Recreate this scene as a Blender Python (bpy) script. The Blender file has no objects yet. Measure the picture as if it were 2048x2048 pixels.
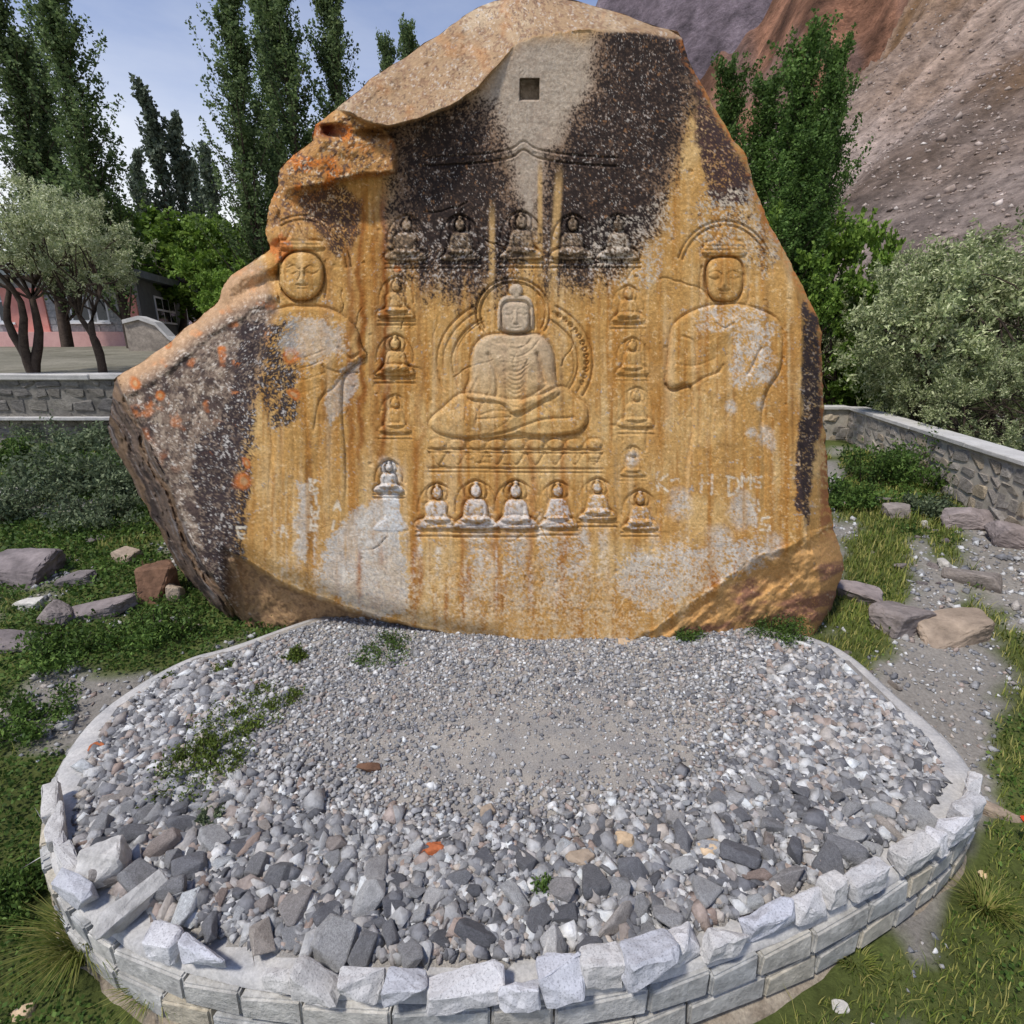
import bpy, bmesh, math, random
import numpy as np
from mathutils import Vector, Matrix, noise as mnoise

random.seed(7); rng = np.random.default_rng(7)
sc = bpy.context.scene
col = sc.collection
R = math.radians

# ------------------------------------------------------------------ camera, sky, sun, exposure
F = 1100.0; HC = 2.6; VH = 690.0
PITCH = math.atan((1024 - VH) / F)
cam_d = bpy.data.cameras.new('camera'); cam_d.sensor_width = 36; cam_d.lens = 36 * F / 2048
cam_d.clip_start = 0.05; cam_d.clip_end = 5000
cam = bpy.data.objects.new('camera', cam_d); col.objects.link(cam)
cam.location = (0, 0, HC); cam.rotation_euler = (R(90) - PITCH, 0, 0)
sc.camera = cam

SUN_EL, SUN_AZ = R(60), R(-132)        # azimuth from +y towards +x: behind-left of the camera
w = bpy.data.worlds.new('World'); sc.world = w; w.use_nodes = True
nt = w.node_tree; nt.nodes.clear()
def N(nt, t, **kw):
    n = nt.nodes.new(t)
    for k, v in kw.items(): setattr(n, k, v)
    return n
out = N(nt, 'ShaderNodeOutputWorld'); bg = N(nt, 'ShaderNodeBackground')
sky = N(nt, 'ShaderNodeTexSky', sky_type='NISHITA', sun_disc=False, sun_elevation=SUN_EL, sun_rotation=SUN_AZ)
sky.altitude = 2300; sky.air_density = 1.0; sky.dust_density = 1.5; sky.ozone_density = 1.0
tc = N(nt, 'ShaderNodeTexCoord'); sep = N(nt, 'ShaderNodeSeparateXYZ')
nt.links.new(tc.outputs['Generated'], sep.inputs[0])
mp = N(nt, 'ShaderNodeMapping'); mp.inputs['Scale'].default_value = (1.2, 1.2, 4.0)
nt.links.new(tc.outputs['Generated'], mp.inputs[0])
nz = N(nt, 'ShaderNodeTexNoise'); nz.inputs['Scale'].default_value = 1.6; nz.inputs['Detail'].default_value = 7; nz.inputs['Roughness'].default_value = 0.55
nt.links.new(mp.outputs[0], nz.inputs['Vector'])
mr = N(nt, 'ShaderNodeMapRange'); mr.inputs[1].default_value = 0.20; mr.inputs[2].default_value = 0.46; mr.inputs[3].default_value = 0.95; mr.inputs[4].default_value = 0.03
nt.links.new(sep.outputs['Z'], mr.inputs[0])
mn = N(nt, 'ShaderNodeMapRange'); mn.inputs[1].default_value = 0.3; mn.inputs[2].default_value = 0.7; mn.inputs[3].default_value = -0.2; mn.inputs[4].default_value = 0.2
nt.links.new(nz.outputs['Fac'], mn.inputs[0])
ad = N(nt, 'ShaderNodeMath', operation='ADD', use_clamp=True); nt.links.new(mr.outputs[0], ad.inputs[0]); nt.links.new(mn.outputs[0], ad.inputs[1])
sc_ = N(nt, 'ShaderNodeMixRGB', blend_type='MULTIPLY'); sc_.inputs[0].default_value = 1; sc_.inputs[2].default_value = (0.112, 0.130, 0.165, 1)
nt.links.new(sky.outputs[0], sc_.inputs[1])
mx = N(nt, 'ShaderNodeMixRGB'); mx.inputs[2].default_value = (0.92, 0.95, 1.0, 1)
nt.links.new(ad.outputs[0], mx.inputs[0]); nt.links.new(sc_.outputs[0], mx.inputs[1])
nt.links.new(mx.outputs[0], bg.inputs[0]); bg.inputs[1].default_value = 1.0
nt.links.new(bg.outputs[0], out.inputs[0])

sun_d = bpy.data.lights.new('sun', 'SUN'); sun_d.energy = 3.6; sun_d.angle = R(7); sun_d.color = (1.0, 0.96, 0.90)
sun = bpy.data.objects.new('sun', sun_d); col.objects.link(sun)
sd = Vector((math.sin(SUN_AZ) * math.cos(SUN_EL), math.cos(SUN_AZ) * math.cos(SUN_EL), math.sin(SUN_EL)))
sun.rotation_euler = sd.to_track_quat('Z', 'Y').to_euler(); sun.location = (0, -5, 12)
vs = sc.view_settings; vs.view_transform = 'Standard'; vs.look = 'None'; vs.exposure = 0.04; vs.gamma = 1; vs.use_curve_mapping = False

# ------------------------------------------------------------------ helpers
CP, SP = math.cos(PITCH), math.sin(PITCH)
def ray(u, v):
    xn = (np.asarray(u, float) - 1024) / F; yn = (np.asarray(v, float) - 1024) / F
    return xn, CP - yn * SP, -SP - yn * CP
def on_z(u, v, z=0.0):            # where the line of sight meets height z
    dx, dy, dz = ray(u, v); t = (z - HC) / dz
    return np.array([dx * t, dy * t, HC + dz * t])
def on_y(u, v, y):                # where it meets distance y
    dx, dy, dz = ray(u, v); t = y / dy
    return np.array([dx * t, y + 0 * t, HC + dz * t])
def lin(r, g, b):
    c = np.array([r, g, b], float) / 255
    return np.where(c <= 0.04045, c / 12.92, ((c + 0.055) / 1.055) ** 2.4)
def sm(a, b, x):
    t = np.clip((x - a) / (b - a), 0, 1); return t * t * (3 - 2 * t)
_tab = np.random.default_rng(99).random((16, 256, 256))
def vn(x, y, s=0):
    T = _tab[s % 16]; x = np.asarray(x, float) + 1000 + 17.3 * s; y = np.asarray(y, float) + 1000 + 31.7 * s
    xi = np.floor(x).astype(int); yi = np.floor(y).astype(int); fx = x - xi; fy = y - yi
    fx = fx * fx * (3 - 2 * fx); fy = fy * fy * (3 - 2 * fy)
    a = T[xi & 255, yi & 255]; b = T[(xi + 1) & 255, yi & 255]; c = T[xi & 255, (yi + 1) & 255]; d = T[(xi + 1) & 255, (yi + 1) & 255]
    return (a * (1 - fx) + b * fx) * (1 - fy) + (c * (1 - fx) + d * fx) * fy
def fbm(x, y, o=4, s=0):          # about -0.5 .. 0.5
    r = 0; a = 0.5; t = 0
    for i in range(o):
        r = r + a * (vn(x * 2 ** i, y * 2 ** i, s + i) - 0.5); t += a; a *= 0.5
    return r / t
def polyd(px, py, pts, closed=False):
    P = np.asarray(pts, float); n = len(P); d = np.full(px.shape, 1e9)
    for i in range(n if closed else n - 1):
        a = P[i]; b = P[(i + 1) % n]; ab = b - a; L = max(ab @ ab, 1e-9)
        t = np.clip(((px - a[0]) * ab[0] + (py - a[1]) * ab[1]) / L, 0, 1)
        d = np.minimum(d, (px - a[0] - t * ab[0]) ** 2 + (py - a[1] - t * ab[1]) ** 2)
    return np.sqrt(d)
def inpoly(px, py, pts):
    P = np.asarray(pts, float); n = len(P); r = np.zeros(px.shape, bool)
    for i in range(n):
        a = P[i]; b = P[(i + 1) % n]
        if a[1] == b[1]: continue
        c = (a[1] > py) != (b[1] > py)
        r ^= c & (px < (b[0] - a[0]) * (py - a[1]) / (b[1] - a[1]) + a[0])
    return r
def sdp(px, py, pts):             # >0 inside
    d = polyd(px, py, pts, True); return np.where(inpoly(px, py, pts), d, -d)
def spl(pts, n=6, closed=False):
    P = np.asarray(pts, float); m = len(P); o = []
    rngi = range(m) if closed else range(m - 1)
    for i in rngi:
        p1 = P[i]; p2 = P[(i + 1) % m]
        p0 = P[(i - 1) % m] if (closed or i > 0) else 2 * p1 - p2
        p3 = P[(i + 2) % m] if (closed or i + 2 < m) else 2 * p2 - p1
        for k in range(n):
            t = k / n
            o.append(0.5 * (2 * p1 + (p2 - p0) * t + (2 * p0 - 5 * p1 + 4 * p2 - p3) * t * t + (3 * p1 - p0 - 3 * p2 + p3) * t ** 3))
    if not closed: o.append(P[-1])
    return np.array(o)

def mesh_np(name, verts, faces, smooth=False, colors=None):
    verts = np.asarray(verts, np.float32); faces = np.asarray(faces, np.int32)
    k = faces.shape[1]; me = bpy.data.meshes.new(name)
    me.vertices.add(len(verts)); me.vertices.foreach_set('co', verts.ravel())
    me.loops.add(faces.size); me.loops.foreach_set('vertex_index', faces.ravel())
    me.polygons.add(len(faces)); me.polygons.foreach_set('loop_start', np.arange(0, faces.size, k, dtype=np.int32))
    if smooth: me.polygons.foreach_set('use_smooth', np.ones(len(faces), bool))
    if colors is not None:
        at = me.color_attributes.new('col', 'FLOAT_COLOR', 'POINT')
        c = np.ones((len(verts), 4), np.float32); c[:, :3] = colors
        at.data.foreach_set('color', c.ravel())
    me.update(calc_edges=True); me.validate()
    return me
def link(name, me, mat=None, parent=None, loc=(0, 0, 0), rot=(0, 0, 0), scale=(1, 1, 1)):
    o = bpy.data.objects.new(name, me); col.objects.link(o)
    if mat is not None and me is not None and not me.materials: me.materials.append(mat)
    o.location = loc; o.rotation_euler = rot; o.scale = scale
    if parent is not None: o.parent = parent
    return o
def tag(o, label=None, cat=None, group=None, kind=None):
    if label: o['label'] = label
    if cat: o['category'] = cat
    if group: o['group'] = group
    if kind: o['kind'] = kind
    return o
def empty(name, loc, label, cat, group=None, rz=0):
    o = bpy.data.objects.new(name, None); col.objects.link(o); o.location = loc; o.rotation_euler = (0, 0, rz)
    o.empty_display_size = 0.2
    return tag(o, label, cat, group)
def bm_mesh(name, bm, smooth=False):
    me = bpy.data.meshes.new(name); bm.normal_update(); bm.to_mesh(me); bm.free()
    if smooth: me.polygons.foreach_set('use_smooth', np.ones(len(me.polygons), bool))
    return me
def box_bm(sx, sy, sz, bev=0.0, c=(0, 0, 0), jit=0.0, seg=1):
    bm = bmesh.new(); bmesh.ops.create_cube(bm, size=1)
    for v in bm.verts:
        v.co = Vector((v.co.x * sx + c[0], v.co.y * sy + c[1], v.co.z * sz + c[2])) + Vector([random.uniform(-jit, jit) for _ in range(3)])
    if bev: bmesh.ops.bevel(bm, geom=list(bm.edges), offset=bev, segments=seg, affect='EDGES')
    return bm
def hull_bm(n, sx, sy, sz, power=0.6, bev=0.05, seed=0):
    r = random.Random(seed); bm = bmesh.new()
    for i in range(n):
        d = Vector((r.gauss(0, 1), r.gauss(0, 1), r.gauss(0, 1))).normalized()
        d = Vector([math.copysign(abs(c) ** power, c) for c in d])
        bm.verts.new((d.x * sx, d.y * sy, d.z * sz))
    res = bmesh.ops.convex_hull(bm, input=list(bm.verts))
    bmesh.ops.delete(bm, geom=[v for v in bm.verts if not v.link_faces], context='VERTS')
    bmesh.ops.dissolve_limit(bm, angle_limit=0.22, verts=list(bm.verts), edges=list(bm.edges))
    if bev: bmesh.ops.bevel(bm, geom=list(bm.edges), offset=bev * min(sx, sy, sz), segments=1, affect='EDGES')
    bmesh.ops.triangulate(bm, faces=[f for f in bm.faces if len(f.verts) > 4])
    return bm

# ------------------------------------------------------------------ materials
def mat_new(name, rough=0.9, spec=0.2):
    m = bpy.data.materials.new(name); m.use_nodes = True; nt = m.node_tree
    b = nt.nodes['Principled BSDF']; b.inputs['Roughness'].default_value = rough; b.inputs['Specular IOR Level'].default_value = spec
    return m, nt, b
def noise_node(nt, scale, detail=4, rough=0.6, vec=None, dist=0):
    n = N(nt, 'ShaderNodeTexNoise'); n.inputs['Scale'].default_value = scale; n.inputs['Detail'].default_value = detail; n.inputs['Roughness'].default_value = rough
    n.inputs['Distortion'].default_value = dist
    if vec is not None: nt.links.new(vec, n.inputs['Vector'])
    return n
def ramp(nt, fac, stops, interp='LINEAR'):
    r = N(nt, 'ShaderNodeValToRGB'); e = r.color_ramp.elements; r.color_ramp.interpolation = interp
    while len(e) < len(stops): e.new(0.5)
    for i, (p, c) in enumerate(stops): e[i].position = p; e[i].color = (*c, 1)
    nt.links.new(fac, r.inputs[0]); return r
def mixc(nt, a, b, fac, mode='MIX'):
    m = N(nt, 'ShaderNodeMixRGB', blend_type=mode)
    for i, x in ((0, fac), (1, a), (2, b)):
        if isinstance(x, (int, float)): m.inputs[i].default_value = x
        elif isinstance(x, (tuple, list, np.ndarray)): m.inputs[i].default_value = (*x[:3], 1)
        else: nt.links.new(x, m.inputs[i])
    return m.outputs[0]
def bump(nt, b, h, strength=0.4, dist=0.01):
    n = N(nt, 'ShaderNodeBump'); n.inputs['Strength'].default_value = strength; n.inputs['Distance'].default_value = dist
    nt.links.new(h, n.inputs['Height']); nt.links.new(n.outputs[0], b.inputs['Normal'])
def g3(v): return (v, v, v)

def vcol_mat(name, nscale=60, amt=0.5, bstr=0.5, bdist=0.01, rough=0.92):
    m, nt, b = mat_new(name, rough, 0.15)
    a = N(nt, 'ShaderNodeVertexColor', layer_name='col'); t = N(nt, 'ShaderNodeTexCoord')
    n1 = noise_node(nt, nscale, 9, 0.75, t.outputs['Object'])
    r = ramp(nt, n1.outputs['Fac'], [(0.3, g3(1 - amt * 0.7)), (0.7, g3(1 + amt * 0.7))])
    nt.links.new(mixc(nt, a.outputs[0], r.outputs[0], 1.0, 'MULTIPLY'), b.inputs['Base Color'])
    bump(nt, b, n1.outputs['Fac'], bstr, bdist); return m
M = {}
M['rock'] = vcol_mat('carved_rock', 45, 0.45, 0.7, 0.02)
M['ground'] = vcol_mat('earth', 30, 0.5, 0.8, 0.03)
M['scree'] = vcol_mat('scree', 0.7, 1.0, 1.0, 1.2); M['ridge'] = vcol_mat('ridge', 0.12, 1.1, 1.0, 9); M['cliff'] = vcol_mat('cliff', 0.05, 1.0, 1.0, 25)
def stone_mat(name, stops, island=False, speck=0.25, scale=25, rough=0.85, bst=0.7):
    m, nt, b = mat_new(name, rough, 0.25)
    if island: rnd = N(nt, 'ShaderNodeNewGeometry').outputs['Random Per Island']
    else: rnd = N(nt, 'ShaderNodeObjectInfo').outputs['Random']
    t = N(nt, 'ShaderNodeTexCoord'); r = ramp(nt, rnd, stops)
    # shift the texture per stone
    ad = N(nt, 'ShaderNodeVectorMath', operation='ADD'); ml = N(nt, 'ShaderNodeMath', operation='MULTIPLY'); ml.inputs[1].default_value = 57
    nt.links.new(rnd, ml.inputs[0]); nt.links.new(t.outputs['Object'], ad.inputs[0]); nt.links.new(ml.outputs[0], ad.inputs[1])
    n1 = noise_node(nt, scale, 6, 0.7, ad.outputs[0]); n2 = noise_node(nt, scale * 0.2, 3, 0.6, ad.outputs[0], 1.5)
    r1 = ramp(nt, n1.outputs['Fac'], [(0.3, g3(1 - speck)), (0.72, g3(1 + speck))])
    r2 = ramp(nt, n2.outputs['Fac'], [(0.3, g3(0.75)), (0.7, g3(1.2))])
    c = mixc(nt, mixc(nt, r.outputs[0], r1.outputs[0], 1, 'MULTIPLY'), r2.outputs[0], 1, 'MULTIPLY')
    nt.links.new(c, b.inputs['Base Color']); bump(nt, b, n1.outputs['Fac'], bst, 0.03); return m
GREYS = [(0.0, lin(149, 148, 152)), (0.1, lin(104, 104, 111)), (0.2, lin(166, 164, 164)), (0.32, lin(196, 193, 190)), (0.4, lin(123, 122, 126)), (0.48, lin(174, 171, 171)), (0.55, lin(202, 180, 157)), (0.6, lin(142, 142, 148)),
         (0.7, lin(117, 117, 125)), (0.78, lin(228, 226, 222)), (0.86, lin(168, 156, 148)), (0.915, lin(178, 143, 121)), (0.935, lin(185, 182, 182)), (0.97, lin(228, 232, 231)), (1.0, lin(132, 133, 141))]
GREYS = [(p_, 0.55 * c_ + 0.45 * np.mean(c_) * np.array([1.0, 1.0, 0.97])) for p_, c_ in GREYS]
M['gravel'] = stone_mat('gravel', GREYS, island=True)
M['stone'] = stone_mat('loose_stone', [(p_, c_ * 0.86) for p_, c_ in GREYS], speck=0.35, scale=18)
M['scree_rock'] = stone_mat('scree_rock', [(0, lin(140, 124, 114)), (0.3, lin(172, 154, 142)), (0.6, lin(120, 106, 98)), (0.9, lin(186, 170, 158)), (1, lin(216, 206, 196))], island=True, scale=2)
M['field_rock'] = stone_mat('field_rock', [(0, lin(120, 112, 112)), (0.35, lin(142, 132, 124)), (0.7, lin(112, 102, 104)), (1, lin(150, 140, 128))], scale=9, speck=0.3)
M['purple_rock'] = stone_mat('purple_rock', [(0, lin(126, 116, 114)), (1, lin(142, 130, 126))], scale=7, speck=0.35)
M['pale_stone'] = stone_mat('pale_stone', [(0, lin(190, 184, 174)), (1, lin(210, 204, 194))], scale=10, speck=0.2)
M['rim_pale'] = stone_mat('rim_pale', [(0, lin(172, 170, 166)), (1, lin(186, 182, 176))], scale=14, speck=0.35)
M['tan_rock'] = stone_mat('tan_rock', [(0, lin(158, 140, 122)), (1, lin(170, 152, 132))], scale=8, speck=0.3)
M['brown_rock'] = stone_mat('brown_rock', [(0, lin(104, 78, 62)), (1, lin(118, 88, 68))], scale=7, speck=0.4)
M['rust_stone'] = stone_mat('rust_stone', [(0, lin(170, 92, 58)), (1, lin(182, 108, 66))], scale=12, speck=0.3)
M['cream_stone'] = stone_mat('cream_stone', [(0, lin(214, 186, 150)), (1, lin(204, 178, 146))], scale=12, speck=0.2)
M['block'] = stone_mat('wall_block', [(0, lin(186, 182, 174)), (0.3, lin(172, 172, 170)), (0.55, lin(188, 178, 158)), (0.7, lin(190, 188, 184)), (1, lin(176, 172, 164))], scale=18, speck=0.3)
M['rubble'] = stone_mat('rubble', [(0, lin(160, 150, 136)), (0.3, lin(138, 132, 126)), (0.5, lin(172, 156, 132)), (0.7, lin(146, 136, 126)), (1, lin(168, 160, 150))], scale=10, speck=0.3)
M['bank_stone'] = stone_mat('bank_stone', [(0, lin(112, 106, 98)), (0.5, lin(134, 128, 118)), (1, lin(104, 100, 96))], scale=8, speck=0.35)
# speckled granite of the rim stones
m, nt, b = mat_new('granite', 0.8, 0.3); t = N(nt, 'ShaderNodeTexCoord'); oi = N(nt, 'ShaderNodeObjectInfo')
rb = ramp(nt, oi.outputs['Random'], [(0, lin(184, 185, 192)), (0.4, lin(204, 202, 202)), (0.7, lin(190, 186, 180)), (1, lin(178, 180, 188))])
v1 = noise_node(nt, 120, 3, 0.75, t.outputs['Object']); r1 = ramp(nt, v1.outputs['Fac'], [(0.34, g3(0.5)), (0.45, g3(0.95)), (0.7, g3(1.1))])
v2 = noise_node(nt, 9, 4, 0.6, t.outputs['Object']); r2 = ramp(nt, v2.outputs['Fac'], [(0.3, g3(0.8)), (0.65, g3(1.1))])
nt.links.new(mixc(nt, mixc(nt, rb.outputs[0], r1.outputs[0], 1, 'MULTIPLY'), r2.outputs[0], 1, 'MULTIPLY'), b.inputs['Base Color']); bump(nt, b, v2.outputs['Fac'], 0.5, 0.03)
M['granite'] = m
def noisy_mat(name, c1, c2, scale=8, speck=0.2, rough=0.9, bst=0.4, fine=60):
    m, nt, b = mat_new(name, rough, 0.2); t = N(nt, 'ShaderNodeTexCoord')
    a = noise_node(nt, scale, 6, 0.65, t.outputs['Object'], 0.6); f = noise_node(nt, fine, 4, 0.7, t.outputs['Object'])
    r = ramp(nt, a.outputs['Fac'], [(0.32, c1), (0.68, c2)]); r2 = ramp(nt, f.outputs['Fac'], [(0.3, g3(1 - speck)), (0.7, g3(1 + speck))])
    nt.links.new(mixc(nt, r.outputs[0], r2.outputs[0], 1, 'MULTIPLY'), b.inputs['Base Color']); bump(nt, b, f.outputs['Fac'], bst, 0.01); return m
M['cement'] = noisy_mat('cement', lin(164, 162, 160), lin(194, 190, 184), 5, 0.2)
M['cement_warm'] = noisy_mat('cement_warm', lin(154, 145, 132), lin(190, 181, 166), 5, 0.22)
M['footing'] = noisy_mat('footing', lin(120, 106, 90), lin(168, 156, 138), 6, 0.3, bst=0.8)
M['sand'] = noisy_mat('grit', lin(140, 137, 134), lin(172, 164, 152), 3, 0.4, bst=0.9, fine=120)
M['coping'] = noisy_mat('coping', lin(176, 172, 166), lin(200, 196, 190), 4, 0.12)
M['grey_wall'] = noisy_mat('grey_wall', lin(92, 88, 82), lin(146, 140, 130), 1.6, 0.3, fine=14, bst=1.0)
M['terrace'] = noisy_mat('terrace', lin(96, 92, 76), lin(136, 130, 114), 0.7, 0.25, fine=14)
M['pink'] = noisy_mat('pink_paint', lin(196, 128, 116), lin(214, 150, 138), 2, 0.1)
M['pink_band'] = noisy_mat('pink_band', lin(196, 152, 146), lin(210, 168, 160), 2, 0.1)
M['house_stone'] = noisy_mat('house_stone', lin(118, 120, 124), lin(170, 168, 164), 3.5, 0.15, fine=20)
M['side_wall'] = noisy_mat('side_wall', lin(84, 88, 88), lin(104, 106, 104), 1.5, 0.1, fine=15)
M['roof'] = noisy_mat('roof', lin(92, 98, 100), lin(122, 128, 128), 1.5, 0.1, fine=10)
M['white_paint'] = noisy_mat('white_paint', lin(200, 200, 204), lin(222, 222, 222), 3, 0.05)
m, nt, b = mat_new('window_glass', 0.08, 0.6); b.inputs['Base Color'].default_value = (0.015, 0.018, 0.02, 1); M['glass'] = m
def leaf_mat(name, c1, c2, c3, trans=0.3):
    m, nt, b = mat_new(name, 0.65, 0.25); g = N(nt, 'ShaderNodeNewGeometry')
    r = ramp(nt, g.outputs['Random Per Island'], [(0, c1), (0.5, c2), (1, c3)])
    oi = N(nt, 'ShaderNodeObjectInfo'); ro = ramp(nt, oi.outputs['Random'], [(0, g3(0.85)), (1, g3(1.15))])
    t = N(nt, 'ShaderNodeTexCoord'); n = noise_node(nt, 1.1, 3, 0.6, t.outputs['Object']); rn = ramp(nt, n.outputs['Fac'], [(0.3, g3(0.72)), (0.7, g3(1.25))])
    c = mixc(nt, mixc(nt, r.outputs[0], ro.outputs[0], 1, 'MULTIPLY'), rn.outputs[0], 1, 'MULTIPLY')
    tr = N(nt, 'ShaderNodeBsdfTranslucent'); ms = N(nt, 'ShaderNodeMixShader'); ms.inputs[0].default_value = trans
    nt.links.new(c, b.inputs['Base Color']); nt.links.new(c, tr.inputs[0])
    nt.links.new(b.outputs[0], ms.inputs[1]); nt.links.new(tr.outputs[0], ms.inputs[2]); nt.links.new(ms.outputs[0], nt.nodes['Material Output'].inputs[0]); return m
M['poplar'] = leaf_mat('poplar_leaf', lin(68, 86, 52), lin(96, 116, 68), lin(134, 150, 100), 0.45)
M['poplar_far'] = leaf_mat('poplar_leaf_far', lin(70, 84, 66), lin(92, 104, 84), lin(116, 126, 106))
M['poplar_right'] = leaf_mat('poplar_leaf_right', lin(60, 84, 36), lin(84, 112, 50), lin(118, 146, 76), 0.4)
M['bright'] = leaf_mat('bright_leaf', lin(78, 104, 36), lin(106, 134, 50), lin(136, 160, 72), 0.35)
M['olive'] = leaf_mat('silver_leaf', lin(134, 148, 100), lin(180, 188, 142), lin(226, 228, 192), 0.4)
M['olive_dark'] = leaf_mat('silver_leaf_dark', lin(112, 126, 80), lin(154, 164, 114), lin(212, 214, 170), 0.3)
M['weed'] = leaf_mat('weed_leaf', lin(58, 80, 34), lin(80, 106, 46), lin(110, 134, 64))
M['weed_grey'] = leaf_mat('grey_weed_leaf', lin(78, 92, 68), lin(108, 122, 90), lin(142, 152, 116))
M['grass'] = leaf_mat('grass_blade', lin(84, 102, 40), lin(122, 132, 58), lin(176, 166, 100))
M['moss'] = leaf_mat('moss_leaf', lin(72, 90, 34), lin(96, 114, 44), lin(124, 138, 62))
M['bark'] = noisy_mat('bark', lin(52, 42, 36), lin(86, 74, 64), 6, 0.3, fine=40)
M['poppy'] = mat_new('poppy_petal', 0.6)[0]; M['poppy'].node_tree.nodes['Principled BSDF'].inputs['Base Color'].default_value = (0.62, 0.07, 0.02, 1)
M['dry_leaf'] = noisy_mat('dry_leaf', lin(206, 176, 130), lin(226, 206, 170), 20, 0.15)

# ------------------------------------------------------------------ platform rim outline (world, z = 0)
rim_px = [(470, 1288), (378, 1314), (286, 1361), (186, 1433), (118, 1526), (97, 1600), (86, 1690), (128, 1792), (240, 1885), (350, 1935), (500, 1972), (700, 1997), (880, 2004),
          (1150, 1990), (1300, 1962), (1500, 1900), (1700, 1812), (1870, 1708), (1948, 1625), (1958, 1565), (1905, 1485), (1800, 1393), (1665, 1288)]
rim0 = np.array([on_z(u, v, 0.0)[:2] for u, v in rim_px])
rim_all = np.vstack([rim0, [(2.2, 4.98), (1.4, 5.38), (0.1, 5.55), (-1.2, 5.38), (-1.95, 4.98)]])
RIM = spl(rim_all, 8, True)          # outer edge of the wall
RC = RIM.mean(0)
def inset(P, d):
    t = np.roll(P, -1, 0) - np.roll(P, 1, 0); t /= np.linalg.norm(t, axis=1)[:, None]
    n = np.c_[-t[:, 1], t[:, 0]]
    s = np.sign(((RC - P) * n).sum(1))[:, None]; return P + n * s * d

# ------------------------------------------------------------------ ground
PATHS = None
def gz(x, y):
    x = np.asarray(x, float); y = np.asarray(y, float)
    z = np.interp(y, [-8, 1, 2.2, 3.4, 4.6, 7, 12, 40], [-0.7, -0.42, -0.385, -0.32, -0.16, 0.02, 0.2, 0.4])
    rr = sm(2.8, 6.5, x) * sm(2.0, 7.5, y); ll = sm(2.5, 7.0, -x) * sm(3.0, 10.0, y)
    z = z + 0.22 * rr * (1 - sm(20, 60, y)) + 0.34 * ll + 0.08 * sm(2.5, 4, -x) * (1 - sm(5, 8, y))
    z = z + 0.09 * fbm(x * 0.8, y * 0.8, 4, 2) + 0.05 * fbm(x * 4, y * 4, 3, 5) * np.exp(-(x * x + y * y) / 900)
    return z
def green(x, y):                      # 1 = grassy, 0 = bare
    n = fbm(x * 0.9, y * 0.9, 4, 3); n2 = fbm(x * 3, y * 3, 3, 6)
    # streaks of grit running down the right-hand slope
    a = 0.9; s = (x * math.cos(a) + y * math.sin(a)); q = (-x * math.sin(a) + y * math.cos(a))
    st = fbm(q * 1.5, s * 0.4, 4, 8)
    gl = 0.74 + 1.3 * n + 0.8 * n2
    gr = 0.78 + 3.6 * st + 0.7 * n2 + 0.5 * sm(3.0, 2.2, y) - 0.06 * sm(3.2, 4.5, y) * sm(8, 6, y)
    wr = sm(0.8, 2.2, x)
    # bare grit in front of the platform
    bare = np.exp(-(((x - 1.45) / 0.55) ** 2 + ((y - 1.25) / 0.3) ** 2))
    bare2 = np.exp(-(((x + 3.35) / 0.45) ** 2 + ((y - 3.75) / 0.55) ** 2))
    return np.clip(gl * (1 - wr) + gr * wr - 1.1 * bare - 0.7 * bare2, 0, 1)
k = np.linspace(-1, 1, 290); ax = np.sign(k) * (np.abs(k) * 9 + (np.abs(k) ** 7) * 900)
k2 = np.linspace(-0.35, 1, 260); ay = np.sign(k2) * (np.abs(k2) * 15 + (np.abs(k2) ** 7) * 900)
GX, GY = np.meshgrid(ax, ay); GZ = gz(GX, GY)
ins = inpoly(GX.ravel(), GY.ravel(), inset(RIM, 0.1)).reshape(GX.shape); GZ = GZ - 0.35 * ins
g = green(GX, GY); n1 = fbm(GX * 2.3, GY * 2.3, 5, 9)
cg = lin(84, 92, 48)[None, None] * (1 + 0.7 * n1[..., None]); cd = (lin(142, 136, 128)[None, None] * (1 + 0.5 * n1[..., None]))
mxx = sm(0.35, 0.62, g)[..., None]; gc = cd * (1 - mxx) + cg * mxx
nr, nc = GX.shape; idx = np.arange(nr * nc).reshape(nr, nc)
def quads(idx): return np.stack([idx[:-1, :-1], idx[:-1, 1:], idx[1:, 1:], idx[1:, :-1]], -1).reshape(-1, 4)
o = link('ground', mesh_np('ground', np.stack([GX, GY, GZ], -1).reshape(-1, 3), quads(idx), True, gc.reshape(-1, 3)), M['ground']); tag(o, kind='structure')

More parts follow.
